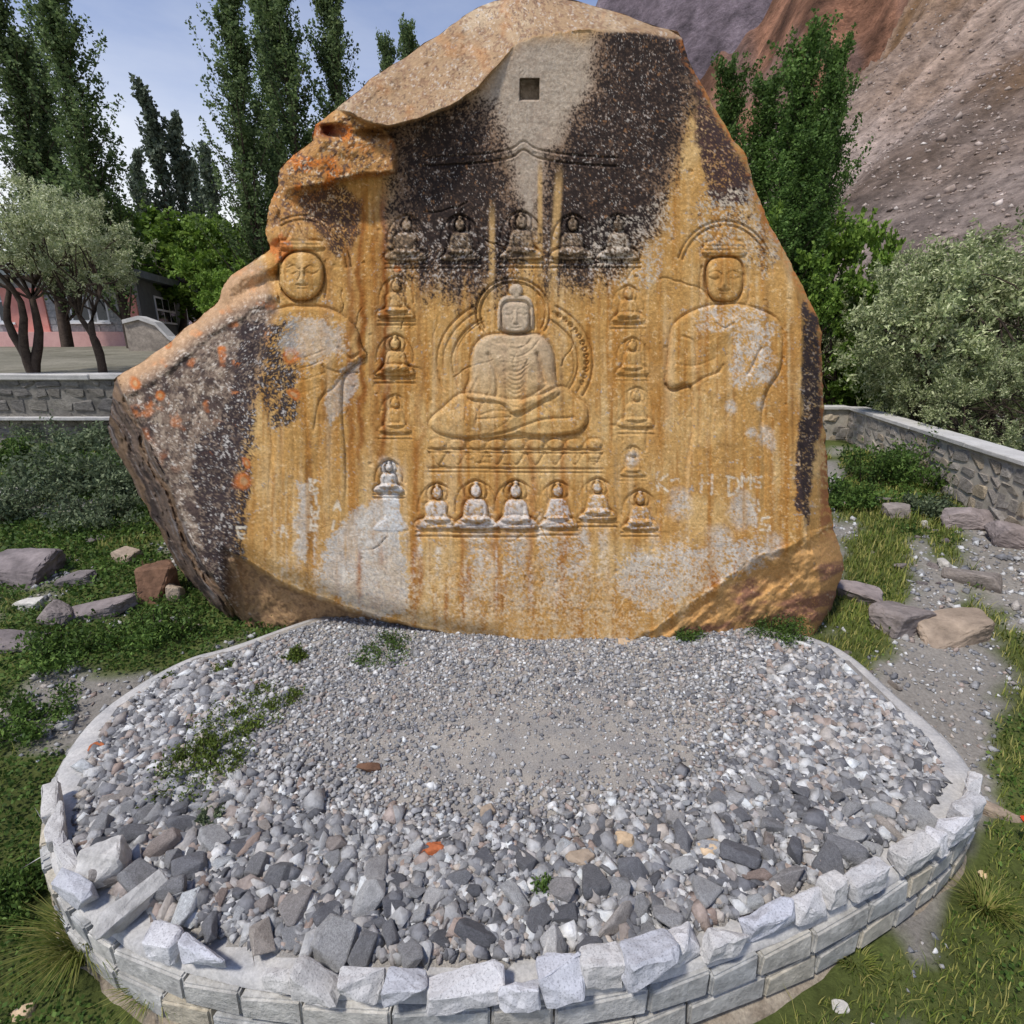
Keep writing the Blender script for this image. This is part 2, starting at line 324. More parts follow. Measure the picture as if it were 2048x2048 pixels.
# ------------------------------------------------------------------ mountains
def polar_sheet(name, az, r, zf, cf, mat):
    A, Rr = np.meshgrid(az, r); X = np.sin(A) * Rr; Y = np.cos(A) * Rr
    Z = zf(A, Rr, X, Y); C = cf(A, Rr, X, Y, Z)
    i = np.arange(A.size).reshape(A.shape)
    o = link(name, mesh_np(name, np.stack([X, Y, Z], -1).reshape(-1, 3), quads(i), False, C.reshape(-1, 3)), mat)
    return tag(o, kind='structure')
def z_scree(A, Rr, X, Y):
    a = np.degrees(A); crest = np.interp(a, [-5, 5, 12, 18.4, 29, 36, 45, 60, 90], [3, 6, 12, 16.5, 20.8, 27, 35, 38, 38])
    te = np.tan(np.radians(crest)); g_ = 0.88 * X + 0.47 * Y; ac = -0.47 * X + 0.88 * Y      # g_ up the fall line, ac across it
    z0 = 0.78 * (g_ - 34)
    gl = fbm(ac * 0.030, g_ * 0.006, 4, 1) * 26 - np.abs(fbm(ac * 0.10 + 0.3, g_ * 0.012, 3, 4)) * 16
    rough = fbm(X * 0.06, Y * 0.06, 3, 6) * 3.0 + fbm(X * 0.35, Y * 0.35, 3, 9) * 1.2
    z = np.maximum(z0, -3) + (gl + rough) * sm(2, 40, z0)
    crag = np.clip(fbm(X * 0.05, Y * 0.05, 5, 11) - 0.04, 0, 1) * 55 * sm(35, 70, z0) * sm(24, 32, a)
    lim = te * Rr + fbm(a * 0.35, Rr * 0, 4, 8) * 5
    over = np.maximum.accumulate((z > lim) & (Rr > 60), axis=0); rc = np.where(over.any(0), Rr[np.argmax(over, 0), 0], 1e6)[None]; rc = np.where(np.isfinite(rc), rc, 1e6)
    return np.where(Rr > rc, np.minimum(z, te * rc - (Rr - rc) * 0.3), z) + crag
def c_scree(A, Rr, X, Y, Z):
    g_ = 0.88 * X + 0.47 * Y; ac = -0.47 * X + 0.88 * Y
    s = (fbm(ac * 0.10, g_ * 0.012, 4, 2) + 0.6 * fbm(ac * 0.5, g_ * 0.05, 3, 14))[..., None]; n = fbm(X * 0.8, Y * 0.8, 3, 7)[..., None]; p = fbm(X * 0.04, Y * 0.04, 3, 12)[..., None]
    c = lin(168, 150, 138) * (1 + 1.5 * s + 0.1 * n); c = c + (lin(160, 132, 108) - lin(168, 150, 138)) * sm(0.0, 0.3, p)  # streak contrast raised so the colour stands in for missing gully shading
    hi = sm(60, 110, Z)[..., None]; c = c * (1 - 0.3 * hi) + lin(126, 110, 92) * 0.3 * hi
    return np.clip(c, 0.02, 0.8)
polar_sheet('scree_slope', np.radians(np.linspace(-4, 75, 340)), np.concatenate([np.linspace(30, 220, 340), np.linspace(223, 420, 40)]), z_scree, c_scree, M['scree'])
# boulders and rubble lying on the scree
rg = np.random.default_rng(77); nb_ = 16000; aa = np.radians(rg.uniform(8, 48, nb_)); rr_ = 40 + 130 * rg.random(nb_) ** .8
az_ = np.linspace(-4, 75, 480)
SCR_ROCKS = (aa, rr_)
def z_ridge(A, Rr, X, Y):
    a = np.degrees(A); el = np.interp(a, [-8, 4, 11, 15.5, 20, 24, 30, 60, 80], [3, 7, 14, 20.5, 26, 31, 37, 42, 40])
    t = np.clip((Rr - 190) / 140, 0, 1); b = np.tan(np.radians(el)) * 330 * t
    b = b + (fbm(a * 0.25, Rr * 0.004, 3, 3) * 34 + fbm(X * 0.02, Y * 0.02, 5, 5) * 44) * sm(0, .4, t)
    return np.where(Rr > 330, b - (Rr - 330) * 0.5, b) - 10
def c_ridge(A, Rr, X, Y, Z):
    a = np.degrees(A); q = a + Rr * 0.06
    n = fbm(q * 0.5, Rr * 0.02, 5, 6)[..., None]; s = fbm(X * 0.1, Y * 0.1, 4, 9)[..., None]
    c = lin(170, 124, 98) * (1 + 1.7 * n + 1.5 * s); return np.clip(c + (lin(124, 108, 104) - c) * sm(0.0, 0.2, n) * 0.7, 0.015, 0.7)
polar_sheet('brown_ridge', np.radians(np.linspace(-8, 80, 300)), np.concatenate([np.linspace(188, 335, 160), np.linspace(340, 520, 30)]), z_ridge, c_ridge, M['ridge'])
def z_cliff(A, Rr, X, Y):
    a = np.degrees(A); el = np.interp(a, [-70, -40, -26, -22, -18, -12, -6, 0, 4, 7.6, 12, 18, 60], [6, 5, 6, 8.3, 7.2, 6, 9, 15, 21, 26, 32, 38, 40])
    t = np.clip((Rr - 560) / 240, 0, 1); b = np.tan(np.radians(el)) * 800 * t
    b = b + (fbm(X * 0.004, Y * 0.004, 5, 4) * 70 + (0.25 - np.abs(fbm(X * 0.008, Y * 0.008, 5, 7))) * 120) * t
    return np.where(Rr > 800, b - (Rr - 800) * 0.4, b) - 20
def c_cliff(A, Rr, X, Y, Z):
    a = np.degrees(A); n = fbm(a * 0.6 + 0.01 * Rr, Rr * 0.01, 5, 10)[..., None] + 0.5 * fbm(X * 0.03, Y * 0.03, 4, 2)[..., None]
    return np.clip(lin(142, 128, 134) * (1 + 1.6 * n), 0.015, 0.7)
polar_sheet('far_cliff', np.radians(np.linspace(-80, 70, 320)), np.concatenate([np.linspace(550, 810, 100), np.linspace(820, 1200, 20)]), z_cliff, c_cliff, M['cliff'])

# ------------------------------------------------------------------ the carved boulder
LEFT = [(1035, -6), (990, 1), (954, 14), (912, 44), (848, 88), (806, 117), (742, 159), (710, 186), (663, 228), (631, 249), (625, 281), (588, 307), (562, 339), (551, 382), (537, 413), (531, 466), (538, 498),
        (509, 519), (466, 551), (442, 580), (438, 604), (382, 647), (318, 700), (228, 758), (225, 806), (215, 848), (223, 880), (254, 943), (318, 1060), (350, 1124), (424, 1230), (456, 1267), (490, 1345)]
RIGHT = [(1085, -6), (1150, 0), (1195, 14), (1250, 28), (1304, 52), (1355, 62), (1368, 92), (1380, 125), (1395, 156), (1436, 228), (1468, 283), (1489, 301), (1507, 366), (1530, 430), (1565, 496), (1609, 580),
         (1638, 638), (1643, 699), (1648, 850), (1654, 954), (1664, 1039), (1676, 1090), (1689, 1135), (1667, 1204), (1640, 1262), (1625, 1345)]
def rough_edge(P, s):
    P = np.array(P, float); v = np.arange(P[0, 1], P[-1, 1] + 0.1, 1.5); u = np.interp(v, P[:, 1], P[:, 0])
    return v, u + fbm(v / 22.0, v * 0 + s, 4, s) * 13
VL, UL_ = rough_edge(LEFT, 3); VR, UR_ = rough_edge(RIGHT, 8)
NRr, NCc = 740, 710
vrow = np.concatenate([np.linspace(-6, 60, 60, endpoint=False), np.linspace(60, 1345, NRr - 60)])
uL = np.interp(vrow, VL, UL_); uR = np.interp(vrow, VR, UR_)
s_ = np.linspace(0, 1, NCc)
U2 = uL[:, None] + (uR - uL)[:, None] * s_[None]; V2 = np.repeat(vrow[:, None], NCc, 1)
U = U2.ravel(); V = V2.ravel()
outline = np.vstack([np.c_[uL, vrow][::8], np.c_[uR, vrow][::-1][::8]])
de = polyd(U, V, outline, True)

# --- large form: B = distance behind the leaning face (m)
wob = fbm(U / 60, V / 60, 4, 1); wob2 = fbm(U / 22, V / 22, 4, 2)
B = 0.05 * fbm(U / 260, V / 260, 3, 3) + 0.012 * wob
# left wing turns away to the left
Lx = np.interp(V, [380, 500, 620, 760, 900, 1000, 1120, 1345], [480, 520, 560, 520, 490, 478, 470, 520]) + 16 * wob
wing = np.clip(Lx - U, 0, None); B += wing * 0.0036 + 0.07 * sm(0, 18, wing)
rough = sm(-10, 30, Lx - U)
# strata on its top edge
topd = np.interp(U, [215, 228, 318, 382, 440, 520, 560], [800, 758, 700, 647, 600, 560, 540])
strat = V - topd
B += np.where((U < 560) & (strat < 90), 0.05 * np.sin(strat / 9 + 5 * wob) * sm(90, 40, strat) + 0.25 * sm(60, 0, strat), 0)
# dark layered side face of the wing
ie = np.interp(V, [740, 790, 900, 1000, 1080, 1130, 1200, 1270], [232, 250, 305, 352, 385, 412, 455, 505])
side = np.clip(ie - U + 8 * wob, 0, None); B += side * 0.011 + 0.05 * sm(0, 8, side) + np.where(side > 0, 0.05 * np.sin(side / 4.6 + 7 * wob) + 0.03 * np.sin(side / 1.9 + 11 * wob2) + .05 * fbm(side / 3, V / 90, 3, 5), 0)
# cap above the carved face
Cu = np.interp(U, [600, 660, 700, 735, 775, 830, 900, 950, 1000, 1035, 1070, 1160, 1230, 1300, 1370], [225, 215, 228, 246, 256, 243, 216, 182, 126, 82, 73, 60, 62, 66, 80]) + 6 * wob2
da = Cu - V
proud = np.interp(U, [600, 690, 770, 900, 1000, 1035, 1370], [-0.12, -0.26, -0.30, -0.2, -0.06, 0.0, 0.02])
capB = proud + np.clip(da, 0, None) * np.interp(U, [650, 900, 1035, 1350], [0.0042, 0.0062, 0.013, 0.014]) + 0.09 * fbm(U / 90, V / 60, 4, 6) + 0.02 * wob2
mcap = sm(-5, 5, da); B = B * (1 - mcap) + capB * mcap
# lump at the upper left with an overhang below it
ov = np.interp(U, [530, 600, 660, 720, 760, 795, 830], [372, 378, 366, 352, 350, 345, 300]) + 8 * wob2
rgt = np.interp(V, [230, 270, 300, 340, 380], [742, 778, 790, 792, 780])
ml = sm(-6, 6, ov - V) * sm(-8, 8, rgt - U) * (1 - mcap) * sm(215, 235, V)
B += ml * (-0.17 + 0.10 * fbm(U / 50, V / 50, 4, 9) + 0.0022 * np.clip(640 - U, 0, None))
rec = sm(-4, 20, V - ov) * sm(470, 400, V) * sm(800, 740, U); B += 0.07 * rec
B += 0.32 * np.exp(-(((U - 657) / 24) ** 2 + ((V - 262) / 13) ** 4))
B += 0.22 * np.exp(-(((U - 752) / 30) ** 2 + ((V - 268) / 9) ** 2))
# undercut at the foot on the left
und = np.interp(U, [440, 490, 560, 640, 700, 800, 900, 1000, 1060, 1100], [1090, 1118, 1165, 1196, 1219, 1246, 1270, 1288, 1340, 1400]) + 7 * wob2
mu = sm(-3, 9, V - und); B += mu * (0.26 + 0.0016 * np.clip(V - und, 0, None) + 0.06 * wob2) * sm(430, 500, U)
B += 0.10 * sm(-70, 0, V - und) ** 3 * sm(440, 500, U)
# broken lower right corner
ch = np.interp(U, [1240, 1330, 1400, 1460, 1520, 1580, 1620, 1700], [1300, 1240, 1190, 1150, 1108, 1085, 1062, 1040]) + 18 * wob
mc = np.clip(V - ch, 0, None); B += mc * 0.0011 + 0.03 * sm(0, 26, mc) + np.where(mc > 0, 0.16 * fbm(U / 60, V / 60, 5, 11) + 0.05 * fbm((U + V) / 16, (V - U) / 60, 3, 2), 0)
# right edge rounds away
rl = np.interp(V, [100, 160, 230, 300, 380, 500, 580, 640, 900, 1060, 1140], [1368, 1378, 1400, 1440, 1478, 1540, 1592, 1604, 1600, 1612, 1640]) + 6 * wob2
re = np.clip(U - rl, 0, None); B += re * 0.0085 + 0.03 * sm(0, 6, re)
B += 0.30 * (1 - np.clip(de / 26, 0, 1)) ** 2.4
outer = np.clip(np.maximum.reduce([mcap, rough, ml, sm(0, 12, re), sm(0, 20, mc), mu]), 0, 1)
B += outer * (0.030 * wob2 + 0.014 * fbm(U / 9, V / 9, 3, 12)) + (1 - outer) * (0.006 * wob2 + 0.004 * fbm(U / 8, V / 8, 3, 13))
# pits
pit = sm(0.30, 0.42, fbm(U / 7, V / 7, 2, 14)); B += 0.012 * pit * (0.25 + 0.75 * outer)

# --- relief (m towards the viewer) and which carving each point belongs to
RL = np.zeros(U.shape); FG = np.zeros(U.shape, np.int32)
def bbox(pts, m=14):
    P = np.asarray(pts); a = P.min(0) - m; b = P.max(0) + m
    return np.where((U > a[0]) & (U < b[0]) & (V > a[1]) & (V < b[1]))[0]
def raised(poly, H, edge=6, fig=0, moat=0.35, dome=0.0, mw=3.5):
    i = bbox(poly); 
    if not len(i): return
    s = sdp(U[i], V[i], poly)
    p = np.sin(np.clip(s / edge, 0, 1) * math.pi / 2)
    RL[i] += H * p + dome * sm(0, edge * 5, s) - H * moat * np.exp(-(np.clip(-s, 0, None) / mw) ** 2) * (s <= 0.0) - H * moat * (1 - np.clip(s / 2, 0, 1)) * (s > 0)
    if fig: FG[i[s > 0]] = fig
def groove(pts, wd=2.2, dep=0.02, n=0, closed=False):
    P = spl(pts, n, closed) if n else np.asarray(pts, float)
    i = bbox(P); 
    if not len(i): return
    d = polyd(U[i], V[i], P, closed); RL[i] -= dep * np.exp(-(d / wd) ** 2)
def ridge(pts, wd=2.5, dep=0.015, n=0, closed=False): groove(pts, wd, -dep, n, closed)
def ell(cx, cy, rx, ry, a0=0, a1=360, n=28):
    a = np.radians(np.linspace(a0, a1, n)); return np.c_[cx + rx * np.cos(a), cy + ry * np.sin(a)]
def rrect(x0, y0, x1, y1, p=0.45, n=36, chin=0.0):
    a = np.linspace(0, 2 * math.pi, n, endpoint=False); c = np.cos(a); s = np.sin(a)
    x = np.sign(c) * np.abs(c) ** p; y = np.sign(s) * np.abs(s) ** p
    x = x * (1 - chin * np.clip(y, 0, 1) ** 2)
    return np.c_[(x0 + x1) / 2 + x * (x1 - x0) / 2, (y0 + y1) / 2 + y * (y1 - y0) / 2]
NAMES = {}
def fid(name, parent=0, label=None):
    k = len(NAMES) + 1; NAMES[k] = (name, parent, label); return k
# canopy line and square socket
cz = fid('carved_canopy_line')
for dv, dp in ((0, 0.022), (17, 0.030)):
    pts = [(848, 316 + dv), (920, 312 + dv), (985, 306 + dv), (1025, 297 + dv), (1047, 283 + dv), (1070, 297 + dv), (1110, 306 + dv), (1170, 313 + dv), (1235, 316 + dv)]
    groove(pts, 2.2, dp, 6); ridge([(a, b_ + 4) for a, b_ in pts], 2.0, 0.012, 6)
P_ = spl([(848, 316), (920, 312), (985, 306), (1025, 297), (1047, 283), (1070, 297), (1110, 306), (1170, 313), (1235, 316)], 6)
i = bbox(P_, 26); sdl = polyd(U[i], V[i], P_ + np.array([0, 9.0])); FG[i[sdl < 14]] = cz
so = fid('square_socket')
i = np.where((U > 1030) & (U < 1090) & (V > 148) & (V < 208))[0]
q = np.maximum(np.abs(U[i] - 1059) / 19.0, np.abs(V[i] - 178.5) / 21.0); RL[i] -= 0.24 * sm(1.05, 0.96, q); FG[i[q < 1.12]] = so
# central figure
c_t = fid('seated_figure'); c_h = fid('head', c_t); c_l = fid('crossed_legs', c_t); c_s = fid('lotus_seat', c_t); c_n = fid('halo', c_t)
i = np.where((U > 930) & (U < 1110) & (V > 545) & (V < 690))[0]
q = np.hypot((U[i] - 1026) / 74, (V[i] - 626) / 70); RL[i] -= 0.022 * sm(1.02, 0.95, q); FG[i[q < 1.04]] = c_n
groove(ell(1026, 626, 74, 70, 150, 390), 2.2, 0.03); groove(ell(1026, 626, 65, 62, 150, 390), 1.8, 0.02); ridge(ell(1026, 626, 70, 66, 150, 390), 2.2, 0.018)
for dr, dp in ((0, 0.03), (-13, 0.02), (-30, 0.03), (-36, 0.016)):
    groove(ell(1030, 725, 156 + dr, 132 + dr, -58, 30), 2.2, dp); groove(ell(1030, 725, 156 + dr, 132 + dr, 155, 238), 2.2, dp * 0.75)
for a in np.linspace(-52, 20, 12):
    x, y = 1030 + 143 * math.cos(R(a)), 725 + 119 * math.sin(R(a)); groove(ell(x, y, 4, 4, 0, 330, 10), 1.8, 0.03)
body = spl([(1031, 668), (1000, 668), (974, 671), (955, 684), (945, 704), (941, 735), (940, 757), (930, 786), (944, 800), (1000, 806), (1031, 830), (1080, 808), (1118, 788), (1115, 772), (1110, 745), (1109, 717), (1101, 692), (1081, 671), (1055, 668)], 4, True)
legs = spl([(930, 786), (908, 796), (885, 817), (866, 832), (858, 850), (880, 868), (935, 878), (1000, 876), (1040, 872), (1080, 875), (1147, 868), (1168, 856), (1177, 836), (1172, 811), (1152, 795), (1123, 773), (1080, 790), (1031, 800), (980, 792)], 4, True)
raised(legs, 0.055, 9, c_l, 0.35, 0.02); raised(body, 0.06, 10, c_t, 0.35, 0.035)
raised(rrect(996, 590, 1067, 668, 0.6), 0.035, 6, c_h, 0.4); raised(ell(1032, 581, 14, 14, 0, 350, 16), 0.045, 6, c_h, 0.3)
groove(rrect(1001, 601, 1062, 668, 0.55), 2.6, 0.022, 0, True)
raised(rrect(1004, 604, 1059, 667, 0.52, chin=0.12), 0.05, 8, c_h, 0.8, 0.03, 3.0)
for sx in (-1, 1):
    raised(rrect(1031.5 + sx * 33 - 4, 615, 1031.5 + sx * 33 + 4, 660, 0.6, 14), 0.03, 4, c_h)
    groove([(1031.5 + sx * 4, 620), (1031.5 + sx * 12, 616), (1031.5 + sx * 22, 620)], 1.5, 0.012, 4)
    groove([(1031.5 + sx * 8, 628), (1031.5 + sx * 15, 631), (1031.5 + sx * 22, 628)], 1.8, 0.02, 4)
    groove([(1031.5 + sx * 5, 624), (1031.5 + sx * 4.5, 636), (1031.5 + sx * 7.5, 645)], 1.6, 0.018, 4)
ridge([(1031.5, 622), (1031.5, 644)], 2.6, 0.018); groove([(1025, 648), (1031, 650), (1038, 648)], 1.5, 0.018); groove([(1023, 655), (1031.5, 657), (1040, 655)], 1.5, 0.02)
for pts in ([(976, 708), (985, 725), (991, 742), (995, 772), (992, 790)], [(1074, 708), (1082, 735), (1090, 764)]): groove(pts, 3.6, 0.055, 5)
groove([(1000, 676), (1012, 690), (1031, 697), (1052, 690), (1064, 676)], 2, 0.024, 5); groove([(985, 680), (1005, 702), (1031, 714), (1060, 702), (1078, 680)], 1.8, 0.018, 5)
for k, yy in enumerate(np.linspace(735, 806, 9)):
    wv = 24 - 0.6 * k; groove([(1031 - wv + 0 * k, yy - 12), (1031 - wv * 0.6, yy + 3), (1031, yy + 9), (1031 + wv * 0.6, yy + 3), (1031 + wv, yy - 14)], 1.8, 0.022, 5)
for k in range(5): groove([(985 + 6 * k, 690 + 8 * k), (1020 + 3 * k, 718 + 8 * k), (1060, 712 + 5 * k)], 1.6, 0.009, 5)
ridge([(1099, 773), (1075, 790), (1052, 803), (1026, 822)], 3.4, 0.022, 5); groove([(1112, 784), (1080, 806), (1052, 822), (1023, 827)], 2.6, 0.035, 5); groove([(1096, 768), (1070, 786), (1050, 797)], 1.8, 0.018, 5)
groove([(938, 876), (1007, 866), (1046, 852), (1086, 839), (1146, 835)], 2.6, 0.035, 5); groove([(1035, 865), (1076, 872), (1147, 867), (1170, 852)], 2.4, 0.03, 5)
groove([(955, 838), (1000, 836), (1022, 834)], 2, 0.022, 4); groove([(960, 830), (985, 822), (1018, 824), (1022, 834)], 2, 0.018, 4); groove([(1086, 812), (1100, 826), (1104, 838)], 2.4, 0.03, 4)
groove([(955, 757), (935, 800), (930, 842)], 2, 0.02, 4); groove([(976, 786), (958, 820), (950, 850)], 1.8, 0.016, 4)
seat = rrect(856, 878, 1206, 938, 0.25, 60); i = bbox(seat); ss = sdp(U[i], V[i], seat); FG[i[(ss > 0) & (FG[i] == 0)]] = c_s
for k in range(9):
    x = 876 + 39 * k; raised(ell(x, 888, 17, 11, 0, 350, 18), 0.018, 5, 0, 0.6)
    groove([(x - 18, 905), (x, 930), (x + 18, 905)], 1.8, 0.014, 5)
for yy, dp in ((898, 0.022), (905, 0.014), (936, 0.024), (944, 0.014)): groove([(858, yy), (1204, yy + 2)], 1.8, dp)
# small seated figures
def small_fig(cx, vh, vb, name='small_seated_figure', clear=1.0, lean=0.0, label=None):
    H = vb - vh; f = fid(name, 0, label); k = 0.040 * clear; q_ = random.Random(int(cx * 13 + vh)); cx += q_.uniform(-2, 2); H *= q_.uniform(.93, 1.06); sk = q_.uniform(-.06, .06) * H
    nim = ell(cx, vh + 0.02 * H, 0.30 * H, 0.30 * H, 150, 390, 22); groove(nim, 2.0, 0.5 * k); groove(ell(cx, vh + 0.42 * H, 0.55 * H, 0.68 * H, 170, 370, 26), 1.8, 0.35 * k)
    lg = spl([(cx - 0.56 * H, vb - 0.03 * H), (cx - 0.5 * H + 2 * sk, vb - 0.22 * H), (cx - 0.25 * H, vb - 0.34 * H), (cx + 0.25 * H, vb - 0.34 * H), (cx + 0.5 * H, vb - 0.22 * H), (cx + 0.56 * H, vb - 0.03 * H), (cx, vb + 0.01 * H)], 4, True)
    bd = spl([(cx, vh + 0.19 * H), (cx - 0.2 * H, vh + 0.22 * H), (cx - 0.31 * H + sk, vh + 0.36 * H), (cx - 0.33 * H, vh + 0.6 * H), (cx - 0.4 * H, vh + 0.78 * H), (cx, vh + 0.85 * H), (cx + 0.38 * H, vh + 0.78 * H), (cx + 0.32 * H + sk, vh + 0.58 * H), (cx + 0.3 * H, vh + 0.36 * H), (cx + 0.2 * H, vh + 0.22 * H)], 4, True)
    i = bbox(nim, 2); q = np.hypot(U[i] - cx, V[i] - vh - 0.02 * H); FG[i[q < 0.3 * H]] = f
    raised(lg, k, 5, f, 0.45); raised(bd, k, 6, f, 0.45); raised(ell(cx, vh, 0.145 * H, 0.185 * H, 0, 350, 22), 1.1 * k, 5, f, 0.7, 0, 2.5); raised(ell(cx, vh - 0.2 * H, 0.07 * H, 0.08 * H, 0, 350, 12), k, 3, f, 0.3)
    for sx in (-1, 1): groove([(cx + sx * 0.17 * H, vh + 0.4 * H), (cx + sx * 0.2 * H, vh + 0.56 * H), (cx + sx * 0.1 * H, vh + 0.72 * H)], 1.8, 0.5 * k, 4)
    groove([(cx - 0.08 * H, vh + 0.22 * H), (cx, vh + 0.3 * H), (cx + 0.08 * H, vh + 0.22 * H)], 1.4, 0.3 * k, 4)
    groove([(cx - 0.48 * H, vb - 0.04 * H), (cx - 0.1 * H, vb - 0.1 * H), (cx + 0.3 * H, vb - 0.22 * H)], 1.8, 0.55 * k, 4); groove([(cx - 0.2 * H, vb - 0.2 * H), (cx + 0.2 * H, vb - 0.13 * H), (cx + 0.5 * H, vb - 0.1 * H)], 1.6, 0.4 * k, 4)
    for j in range(2): groove([(cx - 0.6 * H, vb + (0.08 + 0.13 * j) * H), (cx + 0.6 * H, vb + (0.08 + 0.13 * j) * H)], 1.6, 0.45 * k)
    groove([(cx - 0.03 * H, vh + 0.05 * H), (cx + 0.05 * H, vh + 0.05 * H)], 1.0, 0.25 * k)
    return f
SM = [(812, 450, 522, 1.2), (921, 450, 522, 1.2), (1042, 444, 520, 1.35), (1144, 450, 520, 1.2), (1238, 450, 520, 1.0),
      (795, 572, 637, .8), (791, 688, 752, 1.1), (789, 806, 866, .7), (1256, 588, 645, .6), (1267, 692, 750, .6), (1272, 792, 855, .6), (1267, 906, 952, .5),
      (875, 986, 1058, 1.1), (953, 982, 1058, 1.3), (1033, 982, 1058, 1.3), (1115, 982, 1056, 1.1), (1193, 975, 1040, 1.0), (1279, 998, 1060, 1.1)]
for a in SM: small_fig(a[0], a[1], a[2], clear=a[3])
wf = small_fig(779, 935, 985, 'weathered_figure', 1.3, label='white weathered figure in the left column')
raised(spl([(765, 985), (795, 985), (800, 1030), (815, 1060), (745, 1060), (770, 1030)], 4, True), 0.012, 9, wf)
# standing figures
def standing(cx, vt, name_lab, left):
    f = fid('standing_figure', 0, name_lab); h = fid('head', f)
    if left:
        torso = spl([(606, 612), (572, 614), (540, 628), (512, 655), (506, 700), (512, 760), (530, 800), (545, 880), (540, 980), (548, 1080), (600, 1098), (668, 1090), (690, 1000), (690, 900), (684, 820), (690, 748), (732, 714), (724, 694), (716, 664), (704, 646), (676, 625), (640, 614)], 4, True)
        face = rrect(559, 503, 648, 602, 0.86, chin=0.1); fc, fy = 604, 503; crown = spl([(558, 500), (560, 482), (575, 478), (594, 445), (612, 478), (640, 482), (645, 500)], 3, True)
    else:
        torso = spl([(1448, 608), (1415, 612), (1375, 627), (1349, 648), (1341, 670), (1336, 720), (1332, 768), (1345, 779), (1380, 772), (1386, 850), (1372, 960), (1380, 1060), (1400, 1090), (1480, 1088), (1520, 1040), (1528, 940), (1522, 840), (1535, 780), (1560, 740), (1566, 690), (1562, 654), (1549, 635), (1518, 619), (1479, 609)], 4, True)
        face = rrect(1411, 514, 1486, 604, 0.62, chin=0.2); fc, fy = 1449, 514; crown = spl([(1408, 512), (1412, 486), (1430, 480), (1449, 440), (1468, 480), (1486, 486), (1490, 512)], 3, True)
    raised(torso, 0.045, 9, f, 0.45, 0.02); raised(crown, 0.03, 6, h, 0.4)
    raised(face, 0.06, 9, h, 0.9, 0.03, 3.4)
    for k in range(3): groove([(fc - 42, fy - 22 + 8 * k), (fc + 42, fy - 22 + 8 * k)], 1.6, 0.014)
    for sx in (-1, 1):
        groove([(fc + sx * 6, fy + 34), (fc + sx * 16, fy + 28), (fc + sx * 30, fy + 33)], 1.6, 0.013, 4); groove([(fc + sx * 12, fy + 42), (fc + sx * 20, fy + 45), (fc + sx * 30, fy + 41)], 1.8, 0.017, 4)
        groove([(fc + sx * 5, fy + 34), (fc + sx * 5, fy + 50), (fc + sx * 9, fy + 57)], 1.8, 0.016, 4)
        groove([(fc + sx * 46, fy + 20), (fc + sx * 50, fy + 60), (fc + sx * 46, fy + 92)], 2.2, 0.02, 4)
    ridge([(fc, fy + 32), (fc, fy + 55)], 3, 0.016); groove([(fc - 11, fy + 66), (fc, fy + 68), (fc + 11, fy + 66)], 1.6, 0.02, 4); groove([(fc - 8, fy + 74), (fc + 8, fy + 74)], 1.5, 0.012)
    for dr in (0, 9): groove(ell(fc, fy + 40, 98 - dr, 112 - dr, 200, 355, 40), 2.2, 0.022)
    return f
fl = standing(604, 503, 'left standing figure, half hidden by dark lichen', True); fr = standing(1449, 514, 'right standing figure with folded forearm', False)
groove([(676, 695), (700, 716), (716, 708)], 2.6, 0.035, 4); groove([(690, 745), (668, 775), (640, 800), (628, 860)], 2.4, 0.03, 4); groove([(645, 730), (655, 770), (640, 800)], 2, 0.018, 4)
for x in (560, 585, 612, 640, 665): groove([(x, 830), (x + 6 * math.sin(x), 930), (x - 4, 1060)], 2.2, 0.018, 4)
for yy in (700, 720, 745, 770): groove([(560, yy), (600, yy + 16), (650, yy)], 1.8, 0.010, 4)
groove([(1332, 769), (1345, 779), (1386, 769), (1406, 756), (1437, 744), (1447, 730)], 2.6, 0.04, 4); groove([(1350, 728), (1390, 732), (1432, 716)], 2, 0.02, 4); groove([(1364, 672), (1386, 681), (1393, 706), (1392, 730)], 2.4, 0.028, 4)
groove([(1522, 696), (1510, 722), (1497, 748)], 2.4, 0.035, 4); groove([(1432, 646), (1449, 656), (1468, 646)], 2, 0.022, 4); groove([(1440, 690), (1445, 730)], 1.8, 0.012, 3)
for x in (1400, 1425, 1455, 1485): groove([(x, 800), (x + 5 * math.sin(x), 930), (x + 4, 1070)], 2.2, 0.014, 4)
groove([(1290, 690), (1296, 800), (1292, 900)], 2.4, 0.014, 4)
